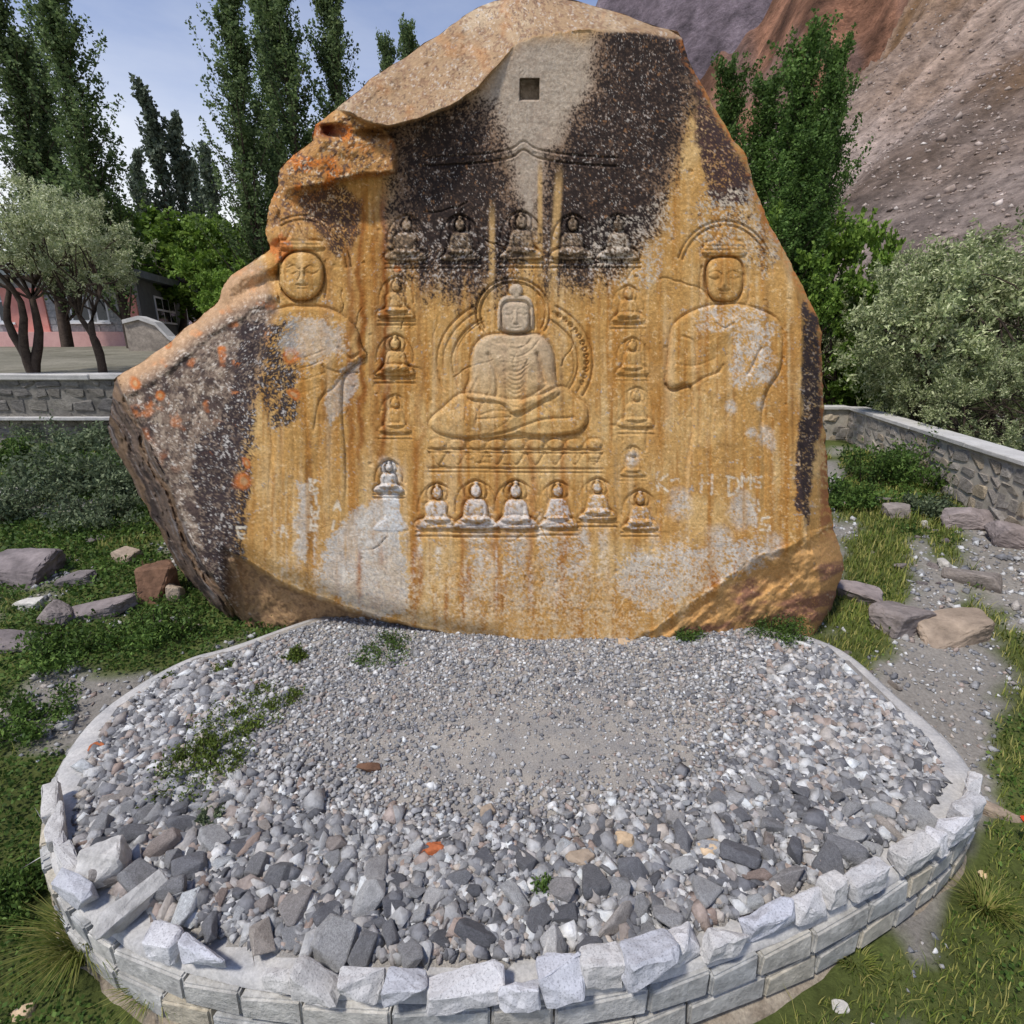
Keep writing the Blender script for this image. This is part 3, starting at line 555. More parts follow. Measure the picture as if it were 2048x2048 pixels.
# worn inscription and scratched initials
SCR = []
def glyph(s, x, y, h, wd=0.62):
    jr = random.Random(int(x * 7 + y))
    G = {'K': [[(0, 0), (0, 1)], [(1, 0), (0, .5), (1, 1)]], '-': [[(0, .5), (1, .45)]], 'H': [[(0, 0), (0, 1)], [(1, 0), (1, 1)], [(0, .5), (1, .5)]], 'D': [[(0, 0), (0, 1), (.7, .9), (1, .5), (.7, .1), (0, 0)]],
         'B': [[(0, 0), (0, 1), (.9, .8), (.2, .5), (.9, .2), (0, 0)]], 'S': [[(1, 0.1), (.2, .1), (.1, .45), (.9, .55), (.9, .95), (0, .9)]], 'E': [[(1, 0), (0, 0), (0, 1), (1, 1)], [(0, .5), (.8, .5)]], 'M': [[(0, 1), (0, 0), (.5, .6), (1, 0), (1, 1)]],
         'A': [[(0, 1), (.5, 0), (1, 1)], [(.2, .6), (.8, .6)]], 'T': [[(0, 0), (1, 0)], [(.5, 0), (.5, 1)]], 'I': [[(.5, 0), (.5, 1)]]}
    for st in G[s]:
        P = [(x + a * h * wd + jr.uniform(-2.5, 2.5), y + b_ * h + jr.uniform(-2.5, 2.5)) for a, b_ in st]; groove(P, 1.4, 0.006); SCR.append(P)
for s, x, y, h in (('K', 1315, 948, 34), ('-', 1344, 950, 18), ('H', 1402, 952, 34), ('D', 1456, 952, 38), ('M', 1484, 950, 26), ('S', 1506, 950, 26), ('H', 1506, 1002, 20), ('S', 1522, 1034, 28), ('B', 620, 958, 24), ('T', 624, 986, 22), ('H', 622, 1012, 22), ('E', 622, 1038, 24), ('E', 476, 1055, 22), ('A', 560, 1052, 22), ('I', 660, 1040, 20), ('A', 668, 1000, 20)): glyph(s, x, y, h)
r_ = random.Random(3)
for row in range(7):
    yy = 1092 + row * 22
    for k in range(46):
        x = 860 + k * 10.5 + r_.uniform(-3, 3)
        if yy > 1255 - abs(x - 1000) * 0.06: continue
        P = [(x + r_.uniform(0, 8), yy + r_.uniform(-7, 7)) for _ in range(3)]; groove(P, 1.2, 0.007)
for k in range(14):
    yy = 905 + r_.uniform(0, 40); x = 860 + r_.uniform(0, 330); groove([(x, yy), (x + r_.uniform(8, 26), yy + r_.uniform(-3, 3))], 1.4, 0.012)
q = random.Random(17)
for k in range(26):                     # cracks and chips
    x, y = q.uniform(560, 1560), q.uniform(380, 1180); a_ = q.uniform(-.5, .5) + (1.57 if q.random() < .5 else 0); P = [(x, y)]
    for _ in range(q.randint(3, 9)):
        a_ += q.uniform(-.5, .5); x += 11 * math.cos(a_); y += 11 * math.sin(a_); P.append((x, y))
    groove(P, q.uniform(.9, 1.6), q.uniform(.006, .02))
for k in range(150):
    x, y, rr = q.uniform(540, 1580), q.uniform(300, 1220), q.uniform(2, 7); i = bbox([(x, y)], rr * 2.2)
    if len(i): RL[i] -= .010 * sm(rr, rr * .5, np.hypot(U[i] - x, (V[i] - y) * q.uniform(.8, 1.6)))
wear = (sm(-0.25, 0.3, fbm(U / 70, V / 70, 3, 15)) * 0.4 + 0.6) * (0.88 + 0.24 * vn(U / 13, V / 13, 7))
fdl = 1 - 0.3 * sm(770, 850, V) * ((U < 745) | (U > 1320)); fdl = fdl * (1 - .85 * sm(930, 1050, V) * ((U < 700) | (U > 1340))); RLp = np.where(RL > 0, RL * 0.62, RL * 1.1); Bt = B - RLp * wear * fdl

# --- colours of stone, varnish, lichen and chalk
up = U + 26 * fbm(U / 45, V / 45, 4, 4); vp = V + 26 * fbm(U / 45, V / 45, 4, 7)
ua = U * .82 + V * .57; va = -U * .57 + V * .82
def mixn(a, b, c, s): return np.clip(((0.5 * vn(ua / a, va / a, s) + 0.32 * vn(U / b, V / b, s + 1) + 0.18 * vn(ua / c, va / c, s + 2)) - 0.5) * 1.5 + 0.5, 0, 1)
sp = mixn(2.4, 5.2, 12, 5); sp2 = mixn(2.1, 4.1, 17, 9); sp3 = mixn(4.3, 9.5, 3, 11); gr0 = sp * 0.55 + sp2 * 0.45; big = fbm(U / 90, V / 90, 4, 8)
def msk(poly, soft=14): return sm(0.3, 0.7, sm(-soft * 1.4, soft * 1.4, sdp(up, vp, poly)) + (gr0 - 0.5) * 1.0 + 0.5 * fbm(U / 11, V / 11, 2, 4))
streak = fbm(U / 14, V / 260, 4, 3); streak2 = fbm(U / 5, V / 120, 3, 10)
C = np.zeros((len(U), 3)); 
def blend(c, m):
    global C; C = C + (np.asarray(c)[None] - C) * np.clip(m, 0, 1)[:, None]
C[:] = lin(193, 148, 86); blend(lin(206, 168, 110), sm(0.0, 0.25, big)); blend(lin(174, 120, 56), 0.9 * sm(0.02, 0.28, streak)); blend(lin(214, 182, 134), 0.6 * sm(0.05, 0.3, -streak)); blend(lin(160, 106, 48), 0.5 * sm(0.1, 0.35, streak2))
blend(lin(224, 196, 150), 0.5 * sm(0.72, 0.9, sp)); blend(lin(150, 104, 60), 0.4 * sm(0.75, 0.92, sp2))
# brown run-off streaks on the left of the face
for x, wdt, a in ((700, 9, .7), (722, 7, .9), (768, 8, 1.0), (748, 6, .5), (655, 10, .4), (840, 7, .4)):
    blend(lin(138, 82, 34), a * np.exp(-((up - x) / wdt) ** 2) * sm(360, 420, V) * sm(1000, 850, V))
for x, wdt in ((992, 7), (1062, 7), (835, 6), (1130, 7), (925, 5)):
    blend(lin(156, 96, 40), 0.65 * np.exp(-((up - x) / wdt) ** 2) * sm(850, 900, V) * sm(1260, 1180, V))
for x in (1300, 1325, 1585): blend(lin(160, 106, 44), 0.5 * np.exp(-((up - x) / 10) ** 2) * sm(600, 700, V) * sm(960, 850, V))
for k in range(46):
    q = random.Random(900 + k); x0 = q.uniform(560, 1600); t0 = q.uniform(420, 950); ln_ = q.uniform(120, 420); wdt = q.uniform(2, 7); cc_ = q.choice((lin(128, 78, 34), lin(96, 66, 42), lin(214, 186, 140), lin(150, 92, 38), lin(206, 176, 128)))
    blend(cc_, q.uniform(.25, .6) * np.exp(-((U + 6 * wob2 - x0) / wdt) ** 2) * sm(t0, t0 + 50, V) * sm(t0 + ln_, t0 + ln_ * .5, V) * sm(0.2, 0.6, gr0 + .3 * streak2))
# dark varnish of the arch and the pale beam in it
gd = np.empty(len(U)); gd[np.argsort(gr0)] = np.linspace(0, 1, len(U)); grain = gr0      # even spread, for dithered edges
def fld(poly, soft): return sm(-soft, soft, sdp(up, vp, poly))
fall = sm(660, 430, V + 210 * fbm(U / 15, V / 420, 3, 6))
D_l = fld([(785, 275), (850, 236), (930, 200), (990, 215), (1000, 300), (1015, 380), (1040, 470), (1010, 600), (962, 660), (880, 630), (840, 600), (800, 600), (795, 420), (800, 330)], 52)
D_r = fld([(1215, 48), (1300, 42), (1375, 66), (1394, 108), (1388, 175), (1352, 268), (1320, 365), (1298, 450), (1240, 520), (1165, 620), (1100, 580), (1085, 440), (1100, 330), (1150, 250), (1195, 160)], 48)
Bm = fld([(985, 130), (1060, 80), (1175, 85), (1185, 170), (1140, 245), (1088, 300), (1074, 460), (1040, 460), (1028, 310), (960, 260), (935, 235), (955, 190)], 50)
on_face = 1 - mcap
D = np.clip(np.maximum(D_l * 1.0, D_r * 1.08) * (1 - 0.56 * Bm), 0, 1) * fall * on_face
top_ = fld([(780, 262), (940, 200), (1040, 80), (1370, 60), (1390, 120), (1300, 440), (1060, 480), (780, 480)], 26) * on_face * fall
blend(lin(158, 142, 126), top_ * 0.85); blend(lin(176, 162, 144), Bm * on_face * (0.4 + 0.35 * sm(.3, .7, gd)))
Dg = sm(0.02, .2, D); blend(lin(122, 96, 74), sm(0.02, .5, D) * .85); blend(lin(76, 60, 50), Dg * sm(-.42, .42, D * 1.12 - gd)); blend(lin(42, 35, 33), Dg * sm(-.35, .35, D * .72 - gd) * .85)
dm = D
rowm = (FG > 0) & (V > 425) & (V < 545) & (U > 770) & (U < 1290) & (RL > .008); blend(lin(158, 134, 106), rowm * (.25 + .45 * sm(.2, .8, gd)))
blend(lin(190, 180, 168), D * sm(.955, .985, gd[::-1]) * .8); blend(lin(150, 108, 72), D * sm(.86, .95, sp3) * .6)
dk_s = sm(.1, .3, fbm(U / 9, V / 420, 3, 9)) * sm(440, 500, V) * sm(640, 540, V) * sm(770, 800, U) * sm(1190, 1150, U); blend(lin(70, 56, 48), dk_s * sm(.2, .6, 1 - gd) * .8)
for x, wdt, t0, t1 in ((984, 6, 420, 590), (1080, 5, 335, 580), (1118, 8, 350, 600)):
    xx = x + (0 if x != 1118 else (V - 350) * -0.06); blend(lin(196, 158, 104), 0.9 * np.exp(-((U - xx) / wdt) ** 4) * sm(t0 - 30, t0 + 40, V) * sm(t1, t1 - 60, V))
# mottled white and dark fringe under the arch
fr_ = sm(430, 480, V) * sm(600, 540, V) * sm(760, 800, U) * sm(1330, 1290, U)
blend(lin(56, 46, 44), fr_ * sm(0.6, 0.75, sp3 + 0.5 * big) * 0.8 * sm(1010, 960, np.abs(U - 1020) + 800)); blend(lin(196, 188, 178), fr_ * sm(0.68, 0.82, sp) * 0.6)
wp = msk([(1180, 455), (1260, 440), (1330, 390), (1340, 470), (1310, 560), (1240, 560), (1180, 530)], 20); blend(lin(190, 178, 160), wp * sm(0.48, 0.68, grain) * 0.75)
# upper right: orange rim, dark run, white lichen
r1 = msk([(1388, 165), (1420, 215), (1468, 290), (1505, 350), (1500, 410), (1450, 420), (1412, 390), (1396, 300)], 12); blend(lin(72, 54, 50), r1 * sm(-.2, .2, .85 - gd)); blend(lin(150, 108, 84), r1 * sm(0.72, 0.85, sp) * .7)
r2 = msk([(1400, 390), (1500, 370), (1560, 500), (1530, 560), (1490, 520), (1470, 480), (1400, 500), (1380, 440)], 18); blend(lin(196, 182, 160), r2 * sm(0.45, 0.65, sp) * 0.8); blend(lin(86, 70, 62), r2 * sm(0.62, 0.78, sp2) * 0.75)
orim = sm(16, 2, de) * sm(200, 900, U); blend(lin(186, 112, 52), orim * sm(0.4, 0.6, sp3) * 0.7 * sm(1300, 1350, U))
r3 = msk([(1602, 590), (1640, 650), (1640, 760), (1646, 830), (1630, 930), (1612, 1060), (1588, 1010), (1598, 860), (1606, 700)], 7); blend(lin(66, 54, 52), r3 * sm(-.2, .2, .88 - gd)); blend(lin(176, 160, 146), r3 * sm(0.78, 0.9, sp) * .7)
blend(lin(150, 96, 62), 0.8 * sm(0, 8, U - 1636) * sm(560, 640, V) * sm(0.3, 0.6, sp3))
# cap
blend(lin(172, 142, 108), mcap); blend(lin(196, 172, 140), mcap * sm(0.0, 0.25, big)); blend(lin(128, 98, 76), mcap * sm(0.5, 0.75, sp3) * 0.7); blend(lin(198, 190, 176), mcap * sm(0.7, 0.85, sp) * 0.6); blend(lin(92, 74, 64), mcap * sm(0.72, 0.85, sp2) * 0.6)
blend(lin(188, 128, 70), mcap * sm(0.08, 0.3, fbm(U / 40, V / 40, 4, 12)) * 0.35)
# lump and upper left
ul = np.maximum(ml, sm(700, 640, U) * sm(500, 430, V) * sm(200, 240, V) * (1 - mcap))
blend(lin(176, 128, 76), ul * 0.8); blend(lin(196, 112, 44), ul * sm(0.0, 0.25, fbm(U / 34, V / 34, 4, 2))); blend(lin(112, 84, 66), ul * sm(0.58, 0.78, sp3)); blend(lin(212, 192, 160), ul * sm(0.72, 0.86, sp) * .7); blend(lin(70, 54, 48), ul * sm(0.7, 0.82, sp2) * .6)
blend(lin(120, 56, 36), np.exp(-(((U - 657) / 24) ** 2 + ((V - 262) / 13) ** 4)))
dk = msk([(590, 385), (680, 370), (720, 400), (715, 480), (680, 520), (640, 480), (600, 440)], 18); blend(lin(84, 62, 50), dk * sm(-.2, .2, .72 - gd)); blend(lin(160, 140, 120), dk * sm(0.78, 0.9, sp) * .6)
blend(lin(186, 106, 50), 0.8 * msk([(520, 500), (560, 470), (590, 500), (560, 530)], 10))
# left wing: lichen-mottled
wg = rough * (1 - mcap) * sm(500, 560, V); f4 = fbm(U / 18, V / 18, 4, 5)
blend(lin(122, 104, 90), wg); blend(lin(156, 140, 122), wg * sm(0.45, 0.7, sp3) * .8); blend(lin(82, 68, 62), wg * sm(0.02, 0.2, f4)); blend(lin(60, 50, 48), wg * sm(0.6, 0.75, sp2) * .7); blend(lin(206, 196, 182), wg * sm(0.72, 0.86, sp) * .65); blend(lin(196, 112, 50), wg * sm(0.12, 0.3, fbm(U / 30, V / 30, 4, 14)) * sm(1000, 700, V))
blend(lin(200, 160, 120), wg * sm(60, 10, strat) * 0.8)
d1 = msk([(482, 640), (522, 640), (520, 760), (508, 900), (500, 1000), (486, 1100), (540, 1262), (440, 1250), (410, 1120), (385, 960), (400, 870), (440, 850), (465, 760)], 12); blend(lin(56, 46, 46), d1 * sm(0.25, 0.5, grain)); blend(lin(190, 184, 176), d1 * sm(0.74, 0.86, sp) * .8)
d2 = msk([(518, 655), (590, 640), (600, 740), (590, 830), (548, 870), (520, 770)], 14); blend(lin(62, 52, 50), d2 * sm(0.3, 0.52, grain)); blend(lin(186, 178, 170), d2 * sm(0.72, 0.86, sp) * .8)
for x, y, rr in ((585, 705, 20), (590, 785, 14), (484, 960, 24), (495, 930, 12), (268, 770, 16), (320, 790, 13), (340, 690, 12), (800, 535, 10)):
    q = np.hypot(up - x, vp - y); blend(lin(190, 108, 48), 0.85 * sm(rr, rr * 0.5, q)); blend(lin(186, 160, 118), 0.6 * sm(rr * 0.5, rr * 0.2, q))
sdm = sm(0, 6, side); blend(lin(104, 88, 76), sdm); blend(lin(62, 52, 48), sdm * sm(-0.1, 0.2, fbm(side / 4.0 + 3 * wob, V / 80, 4, 7) + 0.6 * f4)); blend(lin(120, 112, 108), sdm * sm(0.12, 0.25, fbm(side / 3.0 + 3 * wob, V / 60, 4, 2))); blend(lin(150, 118, 82), sdm * sm(0.5, 0.8, np.sin(side / 7 + 6 * wob)) * 0.3)
# underside and broken corner
blend(lin(172, 138, 100), mu * sm(440, 500, U)); blend(lin(136, 108, 80), mu * sm(0.45, 0.65, sp3) * sm(440, 500, U))
mcm = sm(0, 40, mc); blend(lin(200, 154, 98), mcm * .8); blend(lin(150, 108, 84), mcm * sm(0.0, 0.18, fbm(U / 60 + V / 90, V / 30, 4, 3))); blend(lin(200, 152, 96), mcm * sm(0.66, 0.82, sp) * .6)
# worn pale stone on the figures, chalky wash below
grey = np.zeros(len(U))
hp = sm(-4, 4, sdp(up * .3 + U * .7, vp * .3 + V * .7, body)) * sm(840, 690, V); blend(lin(188, 168, 140), hp * 0.75)
i_h = np.isin(FG, [c_h]); blend(lin(184, 170, 150), i_h * 0.75)
chk = np.maximum.reduce([msk([(708, 1020), (770, 985), (795, 985), (800, 1050), (815, 1130), (812, 1215), (760, 1236), (690, 1200), (645, 1170), (650, 1090)], 12), 0.85 * msk([(1235, 1112), (1380, 1100), (1520, 1075), (1525, 1128), (1420, 1170), (1300, 1215), (1230, 1180)], 18) * sm(0.3, 0.5, grain),
                        0.8 * msk([(594, 960), (610, 960), (618, 1040), (612, 1120), (585, 1110)], 8), 0.8 * msk([(1468, 640), (1545, 650), (1545, 770), (1470, 770)], 14) * sm(0.35, 0.6, grain), 0.6 * msk([(580, 640), (680, 650), (700, 700), (620, 720), (560, 690)], 14), 0.7 * msk([(1400, 610), (1530, 615), (1530, 660), (1400, 660)], 14) * sm(0.4, 0.6, grain),
                        0.6 * msk([(690, 740), (720, 720), (700, 800), (660, 850), (650, 800)], 10)])
for x in (958, 1030, 1112, 1150): chk = np.maximum(chk, 0.75 * np.exp(-((up - x) / 26) ** 4) * sm(1050, 1080, V) * sm(1275, 1120, V) * sm(0.35, 0.6, grain + 0.3 * fbm(U / 20, V / 20, 3, 6)))
for x, y, rr in ((1525, 870, 17), (1500, 865, 10), (1540, 885, 12), (1522, 815, 10), (1465, 812, 12), (1535, 760, 10), (1270, 916, 14), (780, 945, 28), (765, 1000, 18), (1480, 1020, 30), (1360, 1010, 30), (1440, 1080, 30), (1545, 1090, 24)):
    chk = np.maximum(chk, 0.85 * sm(rr * 1.2, rr * 0.4, np.hypot(up - x, (vp - y) * 0.8)) * sm(0.2, 0.45, grain))
blend(lin(200, 192, 180), chk * (0.62 + 0.38 * sm(0.35, 0.65, gr0 + 0.5 * fbm(U / 26, V / 26, 3, 1)))); blend(lin(150, 140, 132), chk * sm(0.66, 0.8, sp2) * 0.5); blend(lin(186, 146, 92), chk * sm(0.1, 0.35, streak + 0.5 * fbm(U / 30, V / 90, 3, 4) + 0.3 * (gr0 - .5)) * 0.8)
for k, nmv in NAMES.items():
    if nmv[0] == 'weathered_figure': blend(lin(208, 206, 202), (FG == k) * 0.8 * sm(0.2, 0.5, grain + .3 * fbm(U / 14, V / 14, 3, 2)))
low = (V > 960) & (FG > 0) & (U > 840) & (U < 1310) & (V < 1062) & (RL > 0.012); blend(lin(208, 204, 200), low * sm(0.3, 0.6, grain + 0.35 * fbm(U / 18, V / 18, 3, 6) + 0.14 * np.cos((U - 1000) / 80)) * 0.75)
q = random.Random(44)                    # white mineral drips below the row of small figures
for k in range(60):
    x0 = q.uniform(560, 1540); t0 = q.uniform(1000, 1130); ln_ = q.uniform(60, 190); wdt = q.uniform(1.5, 7)
    blend(lin(216, 208, 194), q.uniform(.3, .8) * np.exp(-((U + 5 * wob2 - x0) / wdt) ** 2) * sm(t0, t0 + 25, V) * sm(t0 + ln_, t0 + ln_ * .4, V) * sm(.15, .6, gd) * (1 - outer))
for k in range(22):
    x0 = q.uniform(700, 1500); t0 = q.uniform(1080, 1180); ln_ = q.uniform(60, 130); wdt = q.uniform(2, 6)
    blend(lin(150, 88, 36), q.uniform(.3, .7) * np.exp(-((U + 5 * wob2 - x0) / wdt) ** 2) * sm(t0, t0 + 25, V) * sm(t0 + ln_, t0 + ln_ * .4, V) * (1 - outer))
scr = np.zeros(len(U))
for P in SCR:
    i = bbox(P, 5); scr[i] = np.maximum(scr[i], sm(3.4, 1.6, polyd(U[i], V[i], P)))
blend(lin(220, 208, 186), scr * 0.8 * sm(0.22, 0.6, grain + 0.25 * fbm(U / 16, V / 16, 2, 3)))
ed = sm(1090, 1200, V + 60 * big) * sm(0.4, 0.75, sp + 0.4 * fbm(U / 20, V / 20, 3, 9)) * (1 - outer); blend(lin(206, 184, 150), ed * 0.6)
C *= (1 + 0.25 * (sp3 - 0.5) + 0.2 * (sp - 0.5))[:, None]; C = np.clip(C, 0.01, 0.75)

# --- mesh: the face split into the rock and its carvings, plus a closed back
Y0, LEAN = 4.47, 0.13
dx, dy, dz = ray(U, V)
t = (Y0 + LEAN * HC + Bt) / (dy - LEAN * dz)
P3 = np.c_[dx * t, dy * t, HC + dz * t]
RO = np.array([0.15, 4.9, 0.0]); P3 = P3 - RO
idx = np.arange(len(U)).reshape(NRr, NCc); FQ = np.stack([idx[:-1, :-1], idx[1:, :-1], idx[1:, 1:], idx[:-1, 1:]], -1).reshape(-1, 4)
fn = np.cross(P3[FQ[:, 2]] - P3[FQ[:, 0]], P3[FQ[:, 3]] - P3[FQ[:, 1]])
vnrm = np.zeros_like(P3)
for k in range(4): 
    for a in range(3): vnrm[:, a] += np.bincount(FQ[:, k], fn[:, a], len(P3))
vnrm /= np.linalg.norm(vnrm, axis=1)[:, None] + 1e-12
ff = np.max(FG[FQ], axis=1)
def sub_mesh(name, fsel, extra=None):
    fq = FQ[fsel]; uq, inv = np.unique(fq, return_inverse=True); fq = inv.reshape(fq.shape)
    vv = P3[uq]; cc = C[uq]; nn = vnrm[uq]
    if extra is not None:
        ev, ef, ec, en = extra; fq = np.vstack([fq, ef + len(vv)]); vv = np.vstack([vv, ev]); cc = np.vstack([cc, ec]); nn = np.vstack([nn, en])
    me = mesh_np(name, vv, fq, True, cc); me.normals_split_custom_set_from_vertices(nn.astype(np.float32)); return me
# back of the boulder
nb = 90; vb = np.linspace(-5, 1345, nb); bl = np.interp(vb, VL, UL_); br = np.interp(vb, VR, UR_)
sb = (1 - np.cos(np.linspace(0, math.pi, 70))) / 2
BU = bl[:, None] + (br - bl)[:, None] * sb; BV = np.repeat(vb[:, None], 70, 1); bu = BU.ravel(); bv = BV.ravel()
tx = np.abs(2 * np.tile(sb, nb) - 1); ty = np.repeat(np.clip((500 - vb) / 505, 0, 1), 70)
thick = 2.1 * np.sqrt(np.clip(1 - tx ** 2.4, 0, 1)) * np.sqrt(np.clip(1 - ty ** 2.4, 0, 1))
# edge depth carried over from the front
eL = np.interp(vb, vrow, Bt.reshape(NRr, NCc)[:, 0]); eR = np.interp(vb, vrow, Bt.reshape(NRr, NCc)[:, -1])
edge = eL[:, None] * (1 - sb) + eR[:, None] * sb
dxb, dyb, dzb = ray(bu, bv); t0 = (Y0 + LEAN * HC + edge.ravel()) / (dyb - LEAN * dzb)
PB = np.c_[dxb * t0, dyb * t0, HC + dzb * t0]; PB[:, 1] += thick + 0.12 * fbm(bu / 120, bv / 120, 4, 3) * (thick > 0.3)
PB[:, 2] = np.maximum(PB[:, 2], -0.5); PB -= RO
ib = np.arange(len(bu)).reshape(nb, 70); FB = np.stack([ib[:-1, :-1], ib[:-1, 1:], ib[1:, 1:], ib[1:, :-1]], -1).reshape(-1, 4)
fnb = np.cross(PB[FB[:, 2]] - PB[FB[:, 0]], PB[FB[:, 3]] - PB[FB[:, 1]]); nbm = np.zeros_like(PB)
for k in range(4):
    for a in range(3): nbm[:, a] += np.bincount(FB[:, k], fnb[:, a], len(PB))
nbm /= np.linalg.norm(nbm, axis=1)[:, None] + 1e-12
CB = lin(158, 128, 94)[None] * (1 + 0.8 * fbm(bu / 40, bv / 40, 4, 5))[:, None]
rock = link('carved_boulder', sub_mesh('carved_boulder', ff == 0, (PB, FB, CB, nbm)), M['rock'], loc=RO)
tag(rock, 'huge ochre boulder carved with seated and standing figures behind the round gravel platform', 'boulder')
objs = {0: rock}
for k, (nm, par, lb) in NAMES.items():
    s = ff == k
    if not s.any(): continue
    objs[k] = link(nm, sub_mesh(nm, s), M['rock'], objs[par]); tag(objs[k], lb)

# ------------------------------------------------------------------ round platform: wall, blocks, kerb, rim stones, gravel
PO = np.array([0.0, 3.2, -0.5])
plat = empty('round_stone_platform', PO, 'low round gravel-filled stone platform in front of the carved boulder', 'platform')
def band(name, prof, mat, sm_=False, jit=0.0):       # profile of (inset, z) swept round the rim
    rings = []
    for d, z in prof:
        P = inset(RIM, d); n = len(P); jj = fbm(np.arange(n) * 0.35, np.full(n, d * 9 + z * 7), 3, 4) * jit
        P = inset(P, 0) + (RC - P) / np.linalg.norm(RC - P, axis=1)[:, None] * jj[:, None]
        rings.append(np.c_[P, z + jj * 0.5])
    n = len(RIM); V_ = np.vstack(rings) - PO; Fs = []
    for k in range(len(prof) - 1):
        a = k * n + np.arange(n); b = k * n + (np.arange(n) + 1) % n; Fs.append(np.c_[a, b, b + n, a + n])
    return link(name, mesh_np(name, V_, np.vstack(Fs), sm_), mat, plat)
band('footing', [(-0.02, -1.0), (-0.075, -0.5), (-0.06, -0.40), (-0.01, -0.37), (0.06, -0.365)], M['footing'], False, 0.05)
band('wall_core', [(0.035, -0.5), (0.03, -0.2), (0.03, -0.03), (0.2, -0.03), (0.2, -0.5)], M['cement_warm'], False, 0.01)
kerb = band('kerb', [(0.012, -0.04), (0.02, -0.004), (0.05, 0.006), (0.17, 0.008), (0.205, -0.005), (0.21, -0.08)], M['cement'], True, 0.02)
# dressed blocks in two courses on the visible front
seg = np.linalg.norm(np.roll(RIM, -1, 0) - RIM, axis=1); cum = np.concatenate([[0], np.cumsum(seg)]); LT = cum[-1]
def rim_at(s, d=0.0, P=RIM):
    Q = inset(P, d); Q = np.vstack([Q, Q[:1]])
    return np.array([np.interp(s % LT, cum, Q[:, 0]), np.interp(s % LT, cum, Q[:, 1])])
s_front0 = cum[3 * 8]; s_front1 = cum[20 * 8]
blocks = []
for j in range(7):
    L = random.uniform(0.24, 0.40); bm = box_bm(L, 0.11, 0.132, 0.010, jit=0.009, seg=2); me = bm_mesh('wall_block', bm); me.materials.append(M['block']); blocks.append((L, me))
short_blocks = []
for j in range(4):
    L = random.uniform(0.15, 0.22); me = bm_mesh('wall_block', box_bm(L, 0.11, 0.132, 0.010, jit=0.008, seg=2)); me.materials.append(M['block']); short_blocks.append((L, me))
for crs, zc in ((0, -0.105), (1, -0.272)):
    s = s_front0 + (0.13 if crs else 0)
    while s < s_front1:
        c0_ = rim_at(s); ends_ = abs(c0_[0]) > 1.9; L, me = random.choice(short_blocks if ends_ else blocks); p0 = rim_at(s, 0.035); p1 = rim_at(s + L, 0.035); mid = (p0 + p1) / 2; an = math.atan2(p1[1] - p0[1], p1[0] - p0[0])
        link('wall_block', me, None, plat, np.array([mid[0], mid[1], zc + random.uniform(-.004, .004)]) - PO, (random.uniform(-.02, .02), random.uniform(-.015, .015), an))
        s += L + 0.012
# granite stones set loose along the rim: (u, v, length px, height px, spin)
RS = [(104, 1606, 42, 50), (112, 1650, 46, 50), (122, 1690, 60, 38), (140, 1728, 62, 44), (146, 1774, 52, 58), (327, 1884, 66, 66), (406, 1910, 106, 68), (560, 1950, 60, 44), (637, 1960, 102, 74), (724, 1970, 92, 74), (811, 1980, 80, 80), (927, 1976, 146, 78), (1039, 1984, 74, 72),
      (1122, 1964, 88, 88), (1200, 1935, 84, 84), (1296, 1926, 106, 98), (1366, 1884, 70, 70), (1447, 1880, 88, 66), (1538, 1838, 108, 70), (1617, 1810, 74, 58), (1662, 1784, 52, 76), (1732, 1758, 96, 62), (1826, 1704, 92, 58), (1869, 1682, 36, 58), (1906, 1656, 40, 58), (1934, 1622, 40, 60), (1946, 1575, 40, 40)]
def granite_mesh(L, W, H, seed):
    r = random.Random(seed); bm = hull_bm(r.choice((14, 17, 20)), 0.5 * L, 0.5 * W, 0.5 * H, r.uniform(.26, .42), 0.0, seed * 7 + 1)
    bmesh.ops.triangulate(bm, faces=list(bm.faces)); bmesh.ops.bevel(bm, geom=[e for e in bm.edges if e.calc_face_angle(0) > .3], offset=0.05 * min(L, W, H), segments=1, affect='EDGES')
    bmesh.ops.triangulate(bm, faces=list(bm.faces))
    for _ in range(2): bmesh.ops.subdivide_edges(bm, edges=[e for e in bm.edges if e.calc_length() > 0.045], cuts=1); bmesh.ops.triangulate(bm, faces=list(bm.faces))
    bm.normal_update()
    for v in bm.verts: v.co += v.normal * 0.009 * mnoise.fractal(v.co * 22 + Vector((seed, 0, 0)), 1.0, 2.0, 3)
    bmesh.ops.recalc_face_normals(bm, faces=list(bm.faces)); return bm_mesh('rim_stone', bm)
for k, (u, v, L, H) in enumerate(RS):
    p = on_z(u, v, 0.075); dep = p[1] * CP - (p[2] - HC) * SP; sc1 = dep / F
    q = (RIM - p[:2]); j = np.argmin((q ** 2).sum(1)); an = math.atan2(*(RIM[(j + 2) % len(RIM)] - RIM[j - 2])[::-1])
    hm = min(H * sc1 * 0.88, 0.2); tz = random.uniform(-.12, .12)
    side_on = 1.0 if u > 1880 or u < 160 else 0.0
    Lm = L * sc1 * (1.18 + 1.2 * side_on)
    link('rim_stone', granite_mesh(Lm, H * sc1 * random.uniform(.6, .8), hm, k + 5), M['granite'], plat, np.array([p[0], p[1], hm / 2 + 0.006]) - PO, (random.uniform(-.08, .08), random.uniform(-.1, .1), an + tz))
